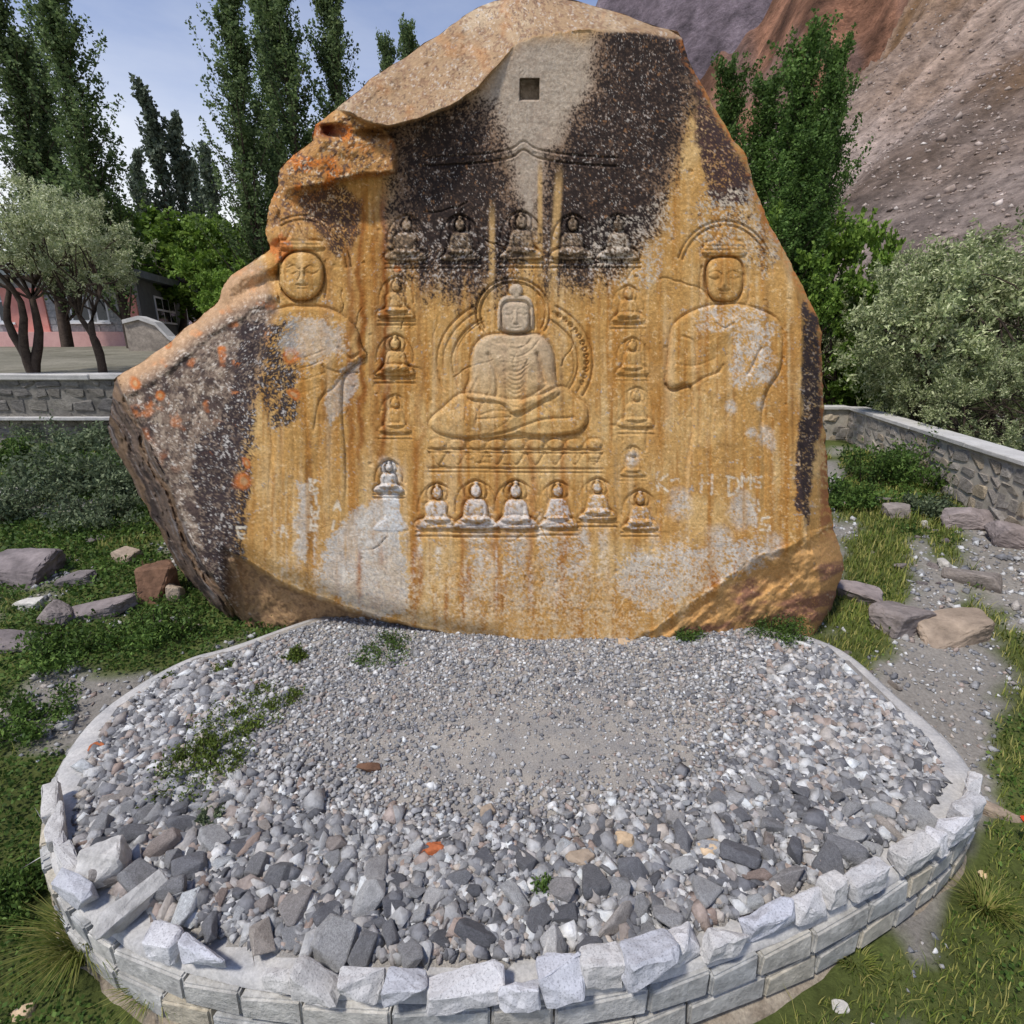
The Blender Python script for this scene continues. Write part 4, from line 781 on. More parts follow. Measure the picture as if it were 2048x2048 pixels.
# gravel bed
gx = np.linspace(-3.6, 3.6, 150); gy = np.linspace(0.9, 6.3, 120); BX, BY = np.meshgrid(gx, gy)
def bed_z(x, y): return -0.025 + 0.03 * fbm(np.asarray(x) * 1.4, np.asarray(y) * 1.4, 3, 6) + 0.05 * sm(1.8, 4.5, y) + 0.045 * np.exp(-((np.asarray(y) - 1.9) / 0.5) ** 2)
inn = inset(RIM, 0.12); ins = inpoly(BX.ravel(), BY.ravel(), inn).reshape(BX.shape)
i = np.arange(BX.size).reshape(BX.shape); fq = quads(i); keep = ins.ravel()[fq].any(1)
bz = bed_z(BX, BY) - 0.06 * (~ins)
uq, inv = np.unique(fq[keep], return_inverse=True)
bed = link('gravel_bed', mesh_np('gravel_bed', np.stack([BX, BY, bz], -1).reshape(-1, 3)[uq] - PO, inv.reshape(-1, 4), True), M['sand'], plat)
inner = inset(RIM, 0.15); frontmask = lambda y: y < 4.75
df_pts = RIM[3 * 8 + 4:20 * 8]
def size_at(x, y):
    d = polyd(np.array([x]), np.array([y]), df_pts)[0] if not isinstance(x, np.ndarray) else polyd(x, y, df_pts)
    ang = np.abs(np.asarray(x) + 0.1) / 2.6
    big_ = np.interp(d, [0.2, 0.55, 0.8, 1.05, 1.4, 2.0], [0.080, 0.060, 0.026, 0.016, 0.012, 0.011])
    big_ = np.minimum(big_, np.interp(y, [2.05, 2.5, 3.0], [0.1, 0.045, 0.02]))
    return big_ + 0.006 * sm(0.4, 1.0, ang) * sm(2.0, 0.6, d)
# large stones by dart throwing
big_st = []; cell = {}
r_ = random.Random(11)
pts_c = []
while len(pts_c) < 45000:
    x = r_.uniform(-3.2, 3.2); y = r_.uniform(1.3, 4.2); pts_c.append((x, y))
pa = np.array(pts_c); ok = inpoly(pa[:, 0], pa[:, 1], inner); sz = size_at(pa[:, 0], pa[:, 1]); ok &= ~((pa[:, 1] > 2.5) & (polyd(pa[:, 0], pa[:, 1], RIM, True) < .24))
avoid = [on_z(440, 1480, 0)[:2]]
for (x, y), o_, s in zip(pts_c, ok, sz):
    if not o_ or s < 0.021: continue
    rr = s * r_.uniform(0.5, 1.45)
    rr = min(rr, 0.088)
    if math.hypot(x - avoid[0][0], y - avoid[0][1]) < 0.42: continue
    ci, cj = int(x / 0.12), int(y / 0.12); bad = False
    for a in range(ci - 2, ci + 3):
        for b_ in range(cj - 2, cj + 3):
            for (x2, y2, r2) in cell.get((a, b_), ()):
                if (x - x2) ** 2 + (y - y2) ** 2 < (0.84 * (rr + r2)) ** 2: bad = True; break
            if bad: break
        if bad: break
    if bad: continue
    cell.setdefault((ci, cj), []).append((x, y, rr)); big_st.append((rr, x, y))
big_st.sort(reverse=True)
shapes = []
for k in range(22):
    fl_ = random.uniform(0.5, 0.95); bm = hull_bm(random.choice((10, 12, 14, 16)), 1.0, random.uniform(0.6, 0.95), fl_ * 0.8, random.uniform(0.45, 0.8), 0.09, 40 + k); me = bm_mesh('stone', bm); me.materials.append(M['stone']); shapes.append(me)
for rr, x, y in big_st[:300]:
    me = r_.choice(shapes); q = rr * 1.12
    link('stone', me, None, plat, np.array([x, y, max(float(bed_z(x, y)), 0.0) + rr * 0.45]) - PO, (r_.uniform(-.5, .5), r_.uniform(-.5, .5), r_.uniform(0, 6.28)), (q * r_.uniform(1, 1.3), q * r_.uniform(.8, 1.1), q * r_.uniform(.75, 1.1)))
# the countless smaller gravel, one part
bm = bmesh.new(); bmesh.ops.create_icosphere(bm, subdivisions=1, radius=1); ico_v = np.array([v.co[:] for v in bm.verts]); ico_f = np.array([[v.index for v in f.verts] for f in bm.faces]); bm.free()
variants = []
for k in range(24):
    j = np.random.default_rng(k); vv = ico_v * (1 + j.uniform(-.48, .42, (len(ico_v), 1))) * np.array([1, j.uniform(.6, .9), j.uniform(.45, .75)]); variants.append(vv)
oct_v = np.array([(1, 0, 0), (-1, 0, 0), (0, 1, 0), (0, -1, 0), (0, 0, 1), (0, 0, -1)], float); oct_f = np.array([(0, 2, 4), (2, 1, 4), (1, 3, 4), (3, 0, 4), (2, 0, 5), (1, 2, 5), (3, 1, 5), (0, 3, 5)])
chips = []
for k in range(24):
    j = np.random.default_rng(200 + k); vv = (oct_v + j.uniform(-.42, .42, oct_v.shape)) * np.array([1.15, j.uniform(.75, 1.1), j.uniform(.6, .95)]); chips.append(vv)
def pebbles(x, y, z, r, vset=None, fset=None):
    vset = variants if vset is None else vset; fset = ico_f if fset is None else fset; nvv = len(vset[0])
    n = len(x); vid = rng.integers(0, 24, n); VV = np.array(vset)[vid]
    ang = rng.uniform(0, 6.28, n); ti = rng.uniform(-.5, .5, n); c, s = np.cos(ang), np.sin(ang); ct, st = np.cos(ti), np.sin(ti)
    X = VV[..., 0]; Y = VV[..., 1] * ct[:, None] - VV[..., 2] * st[:, None]; Z = VV[..., 1] * st[:, None] + VV[..., 2] * ct[:, None]
    X2 = X * c[:, None] - Y * s[:, None]; Y2 = X * s[:, None] + Y * c[:, None]
    P = np.stack([X2 * r[:, None] + x[:, None], Y2 * r[:, None] + y[:, None], Z * r[:, None] + z[:, None]], -1)
    Fc = fset[None] + (np.arange(n) * nvv)[:, None, None]
    return P.reshape(-1, 3), Fc.reshape(-1, 3)
nx = 62000; px_ = rng.uniform(-3.1, 3.1, nx); py_ = rng.uniform(1.3, 4.95, nx)
ok = inpoly(px_, py_, inset(RIM, 0.15)) & ((polyd(px_, py_, RIM, True) > .19 + .06 * fbm(px_ * 3, py_ * 3, 3, 2)) | (py_ < 2.55)); px_ = px_[ok]; py_ = py_[ok]
# thin out over the sandy middle
bare = np.exp(-(((px_ - 0.2) / 1.15) ** 2 + ((py_ - 3.05) / 0.5) ** 2)); ok = rng.random(len(px_)) > bare * 0.75; px_ = px_[ok]; py_ = py_[ok]; bare = bare[ok]
pr = np.minimum(size_at(px_, py_), 0.024) * rng.lognormal(0, 0.38, len(px_)) * (1 - 0.35 * bare) + 0.002 * sm(1.0, 2.6, np.abs(px_))
pz = np.maximum(bed_z(px_, py_), np.where(polyd(px_, py_, RIM, True) < .215, 0.012, -1)) + pr * 0.25
rest = np.array(big_st[300:]) if len(big_st) > 300 else np.zeros((0, 3))
v_, f_ = pebbles(px_, py_, pz, pr, chips, oct_f)
v2_, f2_ = pebbles(rest[:, 1], rest[:, 2], bed_z(rest[:, 1], rest[:, 2]) + rest[:, 0] * 0.4, rest[:, 0] * 1.05)
tag(link('gravel', mesh_np('gravel', np.vstack([v_, v2_]) - PO, np.vstack([f_, f2_ + len(v_)])), M['gravel'], plat), kind='stuff')

# notable single stones lying on the platform and the ground
def boulder(name, u, v, z, size, mat, label, cat='stone', seed=0, rot=(0, 0, 0), n=16, power=0.6, sink=0.3, group=None, sub=2, rough_=0.06):
    p = on_z(u, v, z); bm = hull_bm(n, 1, 1, 1, power, 0.0, seed); bmesh.ops.triangulate(bm, faces=list(bm.faces))
    if sub:
        bmesh.ops.bevel(bm, geom=list(bm.edges), offset=0.07, segments=1, affect='EDGES'); bmesh.ops.triangulate(bm, faces=list(bm.faces))
        for _ in range(sub + 1): bmesh.ops.subdivide_edges(bm, edges=[e for e in bm.edges if e.calc_length() > 0.16], cuts=1); bmesh.ops.triangulate(bm, faces=list(bm.faces))
        for vv in bm.verts:
            c = vv.co * 1.7 + Vector((seed * 3.1, 0, 0)); vv.co += vv.co.normalized() * (rough_ * mnoise.fractal(c, 1.0, 2.0, 4) + 0.035 * mnoise.fractal(c * 5, 1.0, 2.0, 3))
    for vv in bm.verts: vv.co = Vector((vv.co.x * size[0], vv.co.y * size[1], vv.co.z * size[2]))
    me = bm_mesh(name, bm); zb = p[2] + size[2] * (1 - 2 * sink) 
    return tag(link(name, me, mat, loc=(p[0], p[1], zb), rot=rot), label, cat, group)
for a in [('stone', 866, 1704, 0, (.085, .05, .04), 'rust_stone', 'rust-red flat stone at the front edge of the fine gravel', 3), ('stone', 1248, 1690, 0, (.06, .055, .05), 'cream_stone', 'cream squarish stone standing in the gravel right of centre', 5),
          ('stone', 1418, 1706, 0, (.065, .06, .05), 'cream_stone', 'cream stone with rusty face near the right front of the gravel', 8), ('stone', 196, 1500, 0, (.055, .045, .03), 'rust_stone', 'orange stone at the left rim of the gravel platform', 11),
          ('stone', 975, 1630, 0, (.05, .04, .04), 'tan_rock', 'lone tan stone in the middle of the fine gravel', 14), ('stone', 1160, 1727, 0, (.08, .06, .05), 'tan_rock', 'pinkish tan stone at the front of the fine gravel', 17),
          ('stone', 735, 1540, 0, (.09, .035, .03), 'brown_rock', 'thin brown stone lying left of the sandy patch', 20), ('stone', 1255, 1288, 0, (.13, .06, .03), 'cream_stone', 'flat pale stone against the foot of the carved boulder', 23)]:
    boulder(a[0], a[1], a[2], a[3], a[4], M[a[5]], a[6], 'stone', a[7], (random.uniform(-.2, .2), random.uniform(-.2, .2), random.uniform(-.4, .4)), sub=1)
def slab(name, u, v, z, dims, mat, label, seed, rot):
    p = on_z(u, v, z); tag(link(name, granite_mesh(*dims, seed), mat, loc=(p[0], p[1], p[2] + dims[2] * .5), rot=rot), label, 'stone')
slab('rim_boulder', 206, 1758, 0.02, (.26, .19, .17), M['rim_pale'], 'big pale layered stone lying inside the left rim', 31, (0.15, -.1, .45)); slab('slab_stone', 266, 1826, 0.03, (.34, .11, .10), M['rim_pale'], 'long grey slab tilted across the left front rim', 36, (0.2, -.18, .95))

def gp(u, v):                       # a pixel on the sloping ground
    z = -0.2
    for _ in range(12):
        p = on_z(u, v, z); z = 0.5 * z + 0.5 * float(gz(p[0], p[1]))
    return z
BL = [('boulder', 1795, 1250, (.30, .24, .20), 'field_rock', 'angular blue-grey boulder right of the carved boulder', 41, .5), ('boulder', 1905, 1270, (.40, .22, .17), 'tan_rock', 'low tan slab boulder beside the blue-grey boulder', 43, .45),
      ('boulder', 1720, 1200, (.26, .25, .16), 'purple_rock', 'dark mottled rock at the foot of the carved boulder, right', 45, .6), ('boulder', 1930, 1050, (.34, .22, .20), 'purple_rock', 'purple-brown boulder near the right wall', 47, .6),
      ('boulder', 2030, 1085, (.34, .24, .20), 'purple_rock', 'dark purple boulder at the right edge of the picture', 49, .6), ('boulder', 1790, 1030, (.22, .16, .13), 'field_rock', 'grey rock half hidden in weeds before the right wall', 51, .6),
      ('stone', 1890, 1133, (.10, .09, .07), 'pale_stone', 'small white stone on the stony slope at right', 53, .6), ('stone', 1850, 1050, (.05, .04, .05), 'pale_stone', 'tiny white stone below the right-hand weeds', 55, .6),
      ('boulder', 40, 1150, (.46, .34, .2), 'purple_rock', 'wide purple slab at the left edge of the picture', 57, .45), ('stone', 62, 1215, (.20, .07, .08), 'pale_stone', 'white wedge stone below the purple slab at left', 59, .5),
      ('stone', 258, 1120, (.20, .14, .11), 'tan_rock', 'pale pinkish stone left of the boulder foot', 61, .55), ('boulder', 322, 1185, (.24, .22, .26), 'brown_rock', 'dark brown rock tucked against the left side of the carved boulder', 63, .5),
      ('stone', 352, 1195, (.10, .09, .16), 'tan_rock', 'upright tan stone leaning under the overhanging left side', 65, .5), ('stone', 205, 1225, (.32, .14, .10), 'purple_rock', 'flat purplish stone in the grass left of the boulder', 67, .5),
      ('stone', 150, 1165, (.24, .13, .09), 'field_rock', 'grey flat stone on the bank at left', 69, .5), ('stone', 110, 1240, (.22, .14, .14), 'field_rock', 'grey split stone beside the white wedge stone', 71, .5),
      ('stone', 30, 1290, (.35, .15, .08), 'field_rock', 'low grey slab in the grass at the left edge', 73, .45), ('stone', 142, 1338, (.06, .05, .045), 'pale_stone', 'small cream stone in the grass by the left kerb', 75, .7),
      ('stone', 38, 1480, (.045, .04, .03), 'pale_stone', 'small pale stone in the grass at left, below the cream one', 77, .7), ('stone', 20, 1000, (.45, .2, .14), 'pale_stone', 'pale slab among the shrubs at far left', 79, .5),
      ('stone', 1990, 1625, (.16, .06, .04), 'tan_rock', 'flat tan stone in the grass beside the right rim', 81, .5), ('stone', 50, 2030, (.055, .035, .03), 'cream_stone', 'orange and white stone in the bottom left corner', 83, .6),
      ('stone', 1680, 2015, (.04, .03, .02), 'pale_stone', 'little white stone on the bare grit at lower right', 85, .6), ('stone', 1700, 1330, (.09, .07, .05), 'pale_stone', 'cluster-like pale stone behind the right kerb', 87, .6), ('stone', 1660, 1150, (.1, .1, .08), 'field_rock', 'grey stone wedged by the right corner of the carved boulder', 89, .6)]
for nm, u, v, szz, mt, lb, sd_, pw in BL:
    boulder(nm, u, v, gp(u, v), szz, M[mt], lb, 'rock' if nm == 'boulder' else 'stone', sd_, (random.uniform(-.15, .15), random.uniform(-.15, .15), random.uniform(-.5, .5)), 15, pw, 0.35)

# small look-alike stones strewn on the banks, and the grit of the bare patches
fs = []
for k in range(8): me = bm_mesh('field_stone', hull_bm(14, 1, random.uniform(.6, .9), random.uniform(.4, .7), .6, .1, 700 + k)); me.materials.append(M['field_rock']); fs.append(me)
r_ = random.Random(5)
for gname, lb, n, xr, yr in (('stones on the left bank', 'small grey stone strewn on the grassy bank left of the boulder', 16, (-6.5, -2.6), (4.6, 9.0)), ('stones on the right slope', 'small grey stone strewn on the stony slope right of the boulder', 26, (3.0, 6.3), (3.4, 9.0))):
    k = 0
    while k < n:
        x, y = r_.uniform(*xr), r_.uniform(*yr)
        if abs(x) > 0.9 * y + .4 or abs(x) < 0.62 * y: continue
        q = r_.lognormvariate(math.log(.05), .5); o = link('field_stone', r_.choice(fs), None, None, (x, y, float(gz(x, y)) + q * .2), (r_.uniform(-.2, .2), r_.uniform(-.2, .2), r_.uniform(0, 6.28)), (q * 1.3, q, q)); tag(o, lb, 'stone', gname); k += 1
x = rng.uniform(-7, 8, 40000); y = 0.6 + 9 * rng.random(40000) ** 1.4; ok = ~inpoly(x, y, inset(RIM, -0.1)) & (np.abs(x) < y * 1.05 + .8) & (green(x, y) < 0.55 + rng.normal(0, .08, 40000)); x, y = x[ok], y[ok]
pr = rng.lognormal(math.log(.010), .5, len(x)) * (1 + .12 * y); v_, f_ = pebbles(x, y, gz(x, y) + pr * .2, pr, chips, oct_f); tag(link('grit', mesh_np('grit', v_, f_), M['gravel']), 'loose grit on the bare patches of ground', 'gravel', kind='stuff')

def screefind():
    A_ = np.radians(np.linspace(-4, 75, 340)); R_ = np.concatenate([np.linspace(30, 220, 340), np.linspace(223, 420, 40)])
    AA, RR = np.meshgrid(A_, R_); ZZ = z_scree(AA, RR, np.sin(AA) * RR, np.cos(AA) * RR)
    aa, rr_ = SCR_ROCKS; i = np.clip(np.searchsorted(A_, aa), 1, 339); j = np.clip(np.searchsorted(R_, rr_), 1, 379); fa = (aa - A_[i - 1]) / (A_[i] - A_[i - 1]); fr2 = (rr_ - R_[j - 1]) / (R_[j] - R_[j - 1]); return aa, rr_, (ZZ[j - 1, i - 1] * (1 - fa) + ZZ[j - 1, i] * fa) * (1 - fr2) + (ZZ[j, i - 1] * (1 - fa) + ZZ[j, i] * fa) * fr2
a_, q_, z_ = screefind(); pr = np.minimum(rng.lognormal(math.log(.10), .5, len(a_)), .45); ok = z_ > 1.5
v_, f_ = pebbles((np.sin(a_) * q_)[ok], (np.cos(a_) * q_)[ok], (z_ + pr * .2)[ok], pr[ok], chips, oct_f); tag(link('scree_rubble', mesh_np('scree_rubble', v_, f_), M['scree_rock']), 'loose rubble strewn over the scree slope', 'rubble', kind='stuff')

# ------------------------------------------------------------------ boundary wall at the right
WO = np.array([7.4, 9.0, 0.0])
wall = empty('boundary_wall', WO, 'rubble stone wall with a pale coping at right, before the silvery trees', 'wall')
A0 = on_z(1702, 814, 1.2); A1 = on_z(2048, 921, 1.2); dr_ = (A1 - A0)[:2]; dr_ /= np.linalg.norm(dr_); A2 = A0[:2] + dr_ * 10.5
A3 = A0[:2] + np.array([-5.0, 0.35])
def wall_run(P0, P1, nvec, tag_stones, seed):
    P0 = np.array(P0[:2]); P1 = np.array(P1[:2]); L = np.linalg.norm(P1 - P0); d = (P1 - P0) / L; n = np.array(nvec); an = math.atan2(d[1], d[0])
    mid = (P0 + P1) / 2 - n * 0.15
    link('wall_core', bm_mesh('wall_core', box_bm(L, 0.30, 1.8, 0)), M['cement_warm'], wall, np.array([mid[0], mid[1], 0.24]) - WO, (0, 0, an))
    s = 0; r = random.Random(seed)
    while s < L - 0.2:
        l = min(r.uniform(1.4, 2.2), L - s); c = P0 + d * (s + l / 2) - n * 0.14
        link('coping', bm_mesh('coping', box_bm(l - 0.006, 0.40, 0.075, 0.012, jit=0.004)), M['coping'], wall, np.array([c[0], c[1], 1.175]) - WO, (0, 0, an + r.uniform(-.004, .004))); s += l
    if not tag_stones: return
    z = 1.11
    shp = []
    for k in range(14): 
        me = bm_mesh('wall_stone', hull_bm(12, 0.5, 0.06, 0.5, 0.35, 0.25, seed * 50 + k)); me.materials.append(M['rubble']); shp.append(me)
    while z > -0.1:
        h = r.uniform(0.13, 0.24); s = 0.0
        while s < min(L, tag_stones):
            l = r.uniform(0.16, 0.42); hh = h * r.uniform(0.75, 1.0); c = P0 + d * (s + l / 2) + n * 0.004
            link('wall_stone', r.choice(shp), None, wall, np.array([c[0], c[1], z - h / 2]) - WO, (0, r.uniform(-.12, .12), an), (l * 1.04, 0.36, hh * 1.04)); s += l + 0.02
        z -= h + 0.015
nW = np.array([-dr_[1], dr_[0]]); nW = nW if nW[0] < 0 else -nW
wall_run(A0, A2, nW, 7.2, 3); wall_run(A3, A0[:2], (0, -1), 0, 4)
r = random.Random(9)
for k in range(40):
    x = A0[0] - r.uniform(0.05, 2.2); me = bm_mesh('wall_stone', hull_bm(12, 0.12, 0.03, 0.09, 0.35, 0.2, 900 + k)); link('wall_stone', me, M['rubble'], wall, np.array([x, A0[1] + 0.07 * (A0[0] - x) - 0.01, r.uniform(0.2, 1.05)]) - WO)

# ------------------------------------------------------------------ terrace, retaining wall and house at the left
TY = 12.0
tx_ = np.concatenate([np.linspace(-70, -20, 20), np.linspace(-19, 0.5, 70)]); ty_ = np.concatenate([np.linspace(TY + 0.05, 30, 60), np.linspace(32, 90, 20)])
TX, TYY = np.meshgrid(tx_, ty_); TZ = 1.98 + 0.55 * sm(12.5, 27, TYY) + 0.10 * fbm(TX * 0.7, TYY * 0.7, 4, 3) * sm(12.0, 13, TYY)
i = np.arange(TX.size).reshape(TX.shape); tag(link('terrace', mesh_np('terrace', np.stack([TX, TYY, TZ], -1).reshape(-1, 3), quads(i), True), M['terrace']), kind='structure')
rw = empty('retaining_wall', (-12, TY, 0.3), 'plain grey retaining wall below the terrace at left', 'wall')
link('wall_face', bm_mesh('wall_face', box_bm(26, 0.5, 2.6, 0.01)), M['grey_wall'], rw, (-0.5, 0.3, 0.3))
for k in range(11): link('coping', bm_mesh('coping', box_bm(2.35, 0.62, 0.12, 0.02, jit=0.012)), M['coping'], rw, (-12.3 + 2.36 * k, 0.27, 1.66 + random.uniform(-.012, .012)))
link('ledge', bm_mesh('ledge', box_bm(26, 0.22, 0.07, 0.01)), M['cement'], rw, (-0.5, -0.02, 0.78))
r = random.Random(31); shp = []
for k in range(12):
    me = bm_mesh('wall_stone', hull_bm(12, 0.5, 0.05, 0.5, 0.45, 0.25, 1500 + k)); me.materials.append(M['bank_stone']); shp.append(me)
zz = 1.62
while zz > 0.2:
    x = -14.0; h = r.uniform(.2, .34)
    while x < -5.5:
        l = r.uniform(.25, .6); link('wall_stone', r.choice(shp), None, rw, (x + l / 2 + 12, 0.045, zz - h / 2), (0, r.uniform(-.12, .12), 0), (l * .98, .7, h * r.uniform(.8, .98))); x += l
    zz -= h
# house
HY = 28.0
def hp_(u, v): return on_y(u, v, HY)
hx0 = hp_(-120, 600)[0]; hx1 = hp_(272, 600)[0]; hz0 = hp_(100, 692)[2] - 0.3; hz_b = hp_(100, 664)[2]; hz_t = hp_(100, 556)[2]
HO = np.array([(hx0 + hx1) / 2, HY, hz0]); house = empty('stone_house', HO, 'pink and grey stone house with white windows on the terrace at left', 'house')
def hbox(name, x0, x1, y0, y1, z0, z1, mat, par=None, bev=0.01):
    c = np.array([(x0 + x1) / 2, (y0 + y1) / 2, (z0 + z1) / 2]); base = HO if par is None else HO + np.array(par.location)
    return link(name, bm_mesh(name, box_bm(abs(x1 - x0), abs(y1 - y0), abs(z1 - z0), bev)), mat, par or house, c - base)
hbox('wall', hx0, hx1, HY, HY + 0.25, hz0, hz_t, M['house_stone']); hbox('plinth', hx0 - .2, hx1 + .05, HY - 0.35, HY, hz0, hz_b, M['pink_band'])
def hwin(u0, u1, v0, v1, cols):
    a = hp_(u0, v1); b = hp_(u1, v0); x0, x1, z0, z1 = a[0], b[0], a[2], b[2]
    w_ = hbox('window', x0, x1, HY - 0.05, HY - 0.012, z0, z1, M['white_paint'])
    n = cols; fw = 0.09
    for k in range(n):
        xa = x0 + fw + (x1 - x0 - fw) * k / n; xb = x0 + (x1 - x0 - fw) * (k + 1) / n
        hbox('pane', xa, xb, HY - 0.06, HY - 0.045, z0 + fw, z1 - fw, M['glass'], w_, 0)
    hbox('sill', x0 - .1, x1 + .1, HY - 0.16, HY - 0.05, z0 - .1, z0 - 0.002, M['white_paint'], w_)
hwin(128, 175, 594, 644, 3); hwin(196, 212, 596, 644, 1); hwin(2, 20, 600, 645, 1)
for u0, u1, v0, v1 in ((22, 84, 576, 664), (254, 271, 590, 664)):
    a = hp_(u0, v1); b = hp_(u1, v0); hbox('pink_panel', a[0], b[0], HY - 0.10, HY - 0.003, a[2], b[2], M['pink'])
# courses of grey facing blocks
r = random.Random(21); zz = hz_b + 0.01
bmes = []
for k in range(6): me = bm_mesh('facing_block', box_bm(1, 0.05, 1, 0.02)); me.materials.append(M['house_stone']); bmes.append(me)
while zz < hz_t - 0.3:
    x = hp_(84, 600)[0]; xe = hp_(253, 600)[0]
    while x < xe - 0.2:
        l = min(r.uniform(.45, .8), xe - x); link('facing_block', r.choice(bmes), None, house, np.array([x + l / 2, HY - 0.004, zz + 0.16]) - HO, (0, 0, 0), (l - .02, .9, .30)); x += l
    zz += 0.32
# receding grey gable end with its roof
e1 = on_y(368, 600, 36.0); sx0, sy0, sx1, sy1 = hx1, HY + 0.2, e1[0], 36.0
def quad_prism(name, pts, z0, z1, mat, par):
    bm = bmesh.new(); lo = [bm.verts.new(Vector((p[0], p[1], z0)) - Vector(HO)) for p in pts]; hi = [bm.verts.new(Vector((p[0], p[1], z1)) - Vector(HO)) for p in pts]
    n = len(pts); bm.faces.new(hi); bm.faces.new(lo[::-1])
    for k in range(n): bm.faces.new((lo[k], lo[(k + 1) % n], hi[(k + 1) % n], hi[k]))
    bmesh.ops.recalc_face_normals(bm, faces=list(bm.faces)); return link(name, bm_mesh(name, bm), mat, par)
zt2 = on_y(300, 560, 29)[2]
quad_prism('side_wall', [(sx0 - .004, sy0 + .06), (sx1, sy1), (sx0 - 9, sy1 + 3), (sx0 - 9, sy0 + .06)], hz0, zt2, M['side_wall'], house)
dv = np.array([sx1 - sx0, sy1 - sy0]); dl_ = np.linalg.norm(dv); dv /= dl_; nv = np.array([dv[1], -dv[0]]); an = math.atan2(dv[1], dv[0])
def on_side(name, t0, t1, z0, z1, off, th, mat, par=None):
    c = np.array([sx0, sy0]) + dv * (t0 + t1) / 2 + nv * off; L = np.array([c[0], c[1], (z0 + z1) / 2]) - HO
    if par is not None: L = np.array(Matrix.Rotation(-par.rotation_euler.z, 3, 'Z') @ Vector(L - np.array(par.location)))
    return link(name, bm_mesh(name, box_bm(t1 - t0, th, z1 - z0, 0.008)), mat, par or house, L, (0, 0, an if par is None else 0))
wz0, wz1 = on_y(320, 648, 32)[2], on_y(320, 596, 32)[2]
sw = on_side('window', 0.28 * dl_, 0.70 * dl_, wz0, wz1, 0.03, 0.05, M['white_paint'])
for k in range(3):
    for j in range(2):
        t0 = 0.28 * dl_ + 0.12 + k * (0.42 * dl_ - .12) / 3; hzz = (wz1 - wz0 - .1) / 2
        on_side('pane', t0, t0 + (0.42 * dl_ - .12) / 3 - .12, wz0 + .1 + j * hzz, wz0 + j * hzz + hzz, 0.062, 0.012, M['glass'], sw)
on_side('corner_post', dl_ - 0.2, dl_ + 0.02, hz0, zt2 - .05, 0.03, 0.08, M['white_paint'])
ro = quad_prism('roof', [(hx0 - .6, HY - 0.8), (sx0 + .5, HY - 0.8), (sx1 + .9, sy1 + .3), (sx0 - 4, sy1 + 3.5), (hx0 - .6, HY + 8)], hz_t + 0.05, hz_t + 0.38, M['roof'], house)
on_side('gable', 0.0, dl_ + .3, zt2, hz_t + 0.04, -0.04, 0.08, M['side_wall'])
# sloping parapet beside the house
pp = empty('stair_parapet', (-16, 22, 2.2), 'sloping stone stair parapet with pale coping beside the house', 'wall')
ps = [on_y(254, 648, 22), on_y(285, 640, 22), on_y(318, 652, 22), on_y(345, 680, 22), on_y(372, 694, 22)]
bm = bmesh.new(); cb = bmesh.new(); off = Vector((-16, 22, 2.2))
for tgt, z_lo, z_hi, yw in ((bm, None, 0, 0.18), (cb, 0.004, 0.14, 0.26)):
    lo = []; hi = []
    for p in ps:
        for sgn in (-1, 1):
            zb = 1.9 if z_lo is None else p[2] + z_lo; lo.append(tgt.verts.new(Vector((p[0], 22 + sgn * yw, zb)) - off)); hi.append(tgt.verts.new(Vector((p[0], 22 + sgn * yw, p[2] + z_hi)) - off))
    n = len(ps)
    for k in range(n - 1):
        a, b_, c, d = 2 * k, 2 * k + 1, 2 * k + 3, 2 * k + 2
        tgt.faces.new((hi[a], hi[b_], hi[c], hi[d])); tgt.faces.new((lo[a], lo[d], lo[c], lo[b_])); tgt.faces.new((lo[a], hi[a], hi[d], lo[d])); tgt.faces.new((lo[b_], lo[c], hi[c], hi[b_]))
    for k in (0, n - 1): tgt.faces.new((lo[2 * k], lo[2 * k + 1], hi[2 * k + 1], hi[2 * k]))
    bmesh.ops.recalc_face_normals(tgt, faces=list(tgt.faces))
link('parapet_wall', bm_mesh('parapet_wall', bm), M['rubble'], pp); link('coping', bm_mesh('coping', cb), M['coping'], pp)

# ------------------------------------------------------------------ trees
def tubes(paths, sides=6):
    Vs, Fs, b = [], [], 0
    for P, rad in paths:
        P = np.asarray(P, float); n = len(P); a = np.linspace(0, 2 * math.pi, sides, endpoint=False)
        t = np.gradient(P, axis=0); t /= np.linalg.norm(t, axis=1)[:, None] + 1e-9
        ref = np.where(np.abs(t[:, 2:3]) > 0.9, np.array([[1., 0, 0]]), np.array([[0, 0, 1.]])); u = np.cross(t, ref); u /= np.linalg.norm(u, axis=1)[:, None] + 1e-9; v = np.cross(t, u)
        rr = np.asarray(rad)[:, None, None]
        Vs.append((P[:, None] + rr * (np.cos(a)[None, :, None] * u[:, None] + np.sin(a)[None, :, None] * v[:, None])).reshape(-1, 3))
        for k in range(n - 1):
            for j in range(sides): Fs.append((b + k * sides + j, b + k * sides + (j + 1) % sides, b + (k + 1) * sides + (j + 1) % sides, b + (k + 1) * sides + j))
        b += n * sides
    return np.vstack(Vs), np.array(Fs)
def leaves(c, size, rg, asp=0.6, up=0.0):
    n = len(c); d = rg.normal(size=(n, 3)); d[:, 2] += up; d /= np.linalg.norm(d, axis=1)[:, None]; q = rg.normal(size=(n, 3)); w_ = np.cross(d, q); w_ /= np.linalg.norm(w_, axis=1)[:, None] + 1e-9
    L = (size * rg.uniform(.6, 1.4, n))[:, None]; nn = np.cross(d, w_) * L * 0.15
    P = np.stack([c, c + d * L * .5 + w_ * L * asp * .5 + nn, c + d * L, c + d * L * .5 - w_ * L * asp * .5 + nn], 1).reshape(-1, 3)
    return P, np.arange(4 * n).reshape(-1, 4)
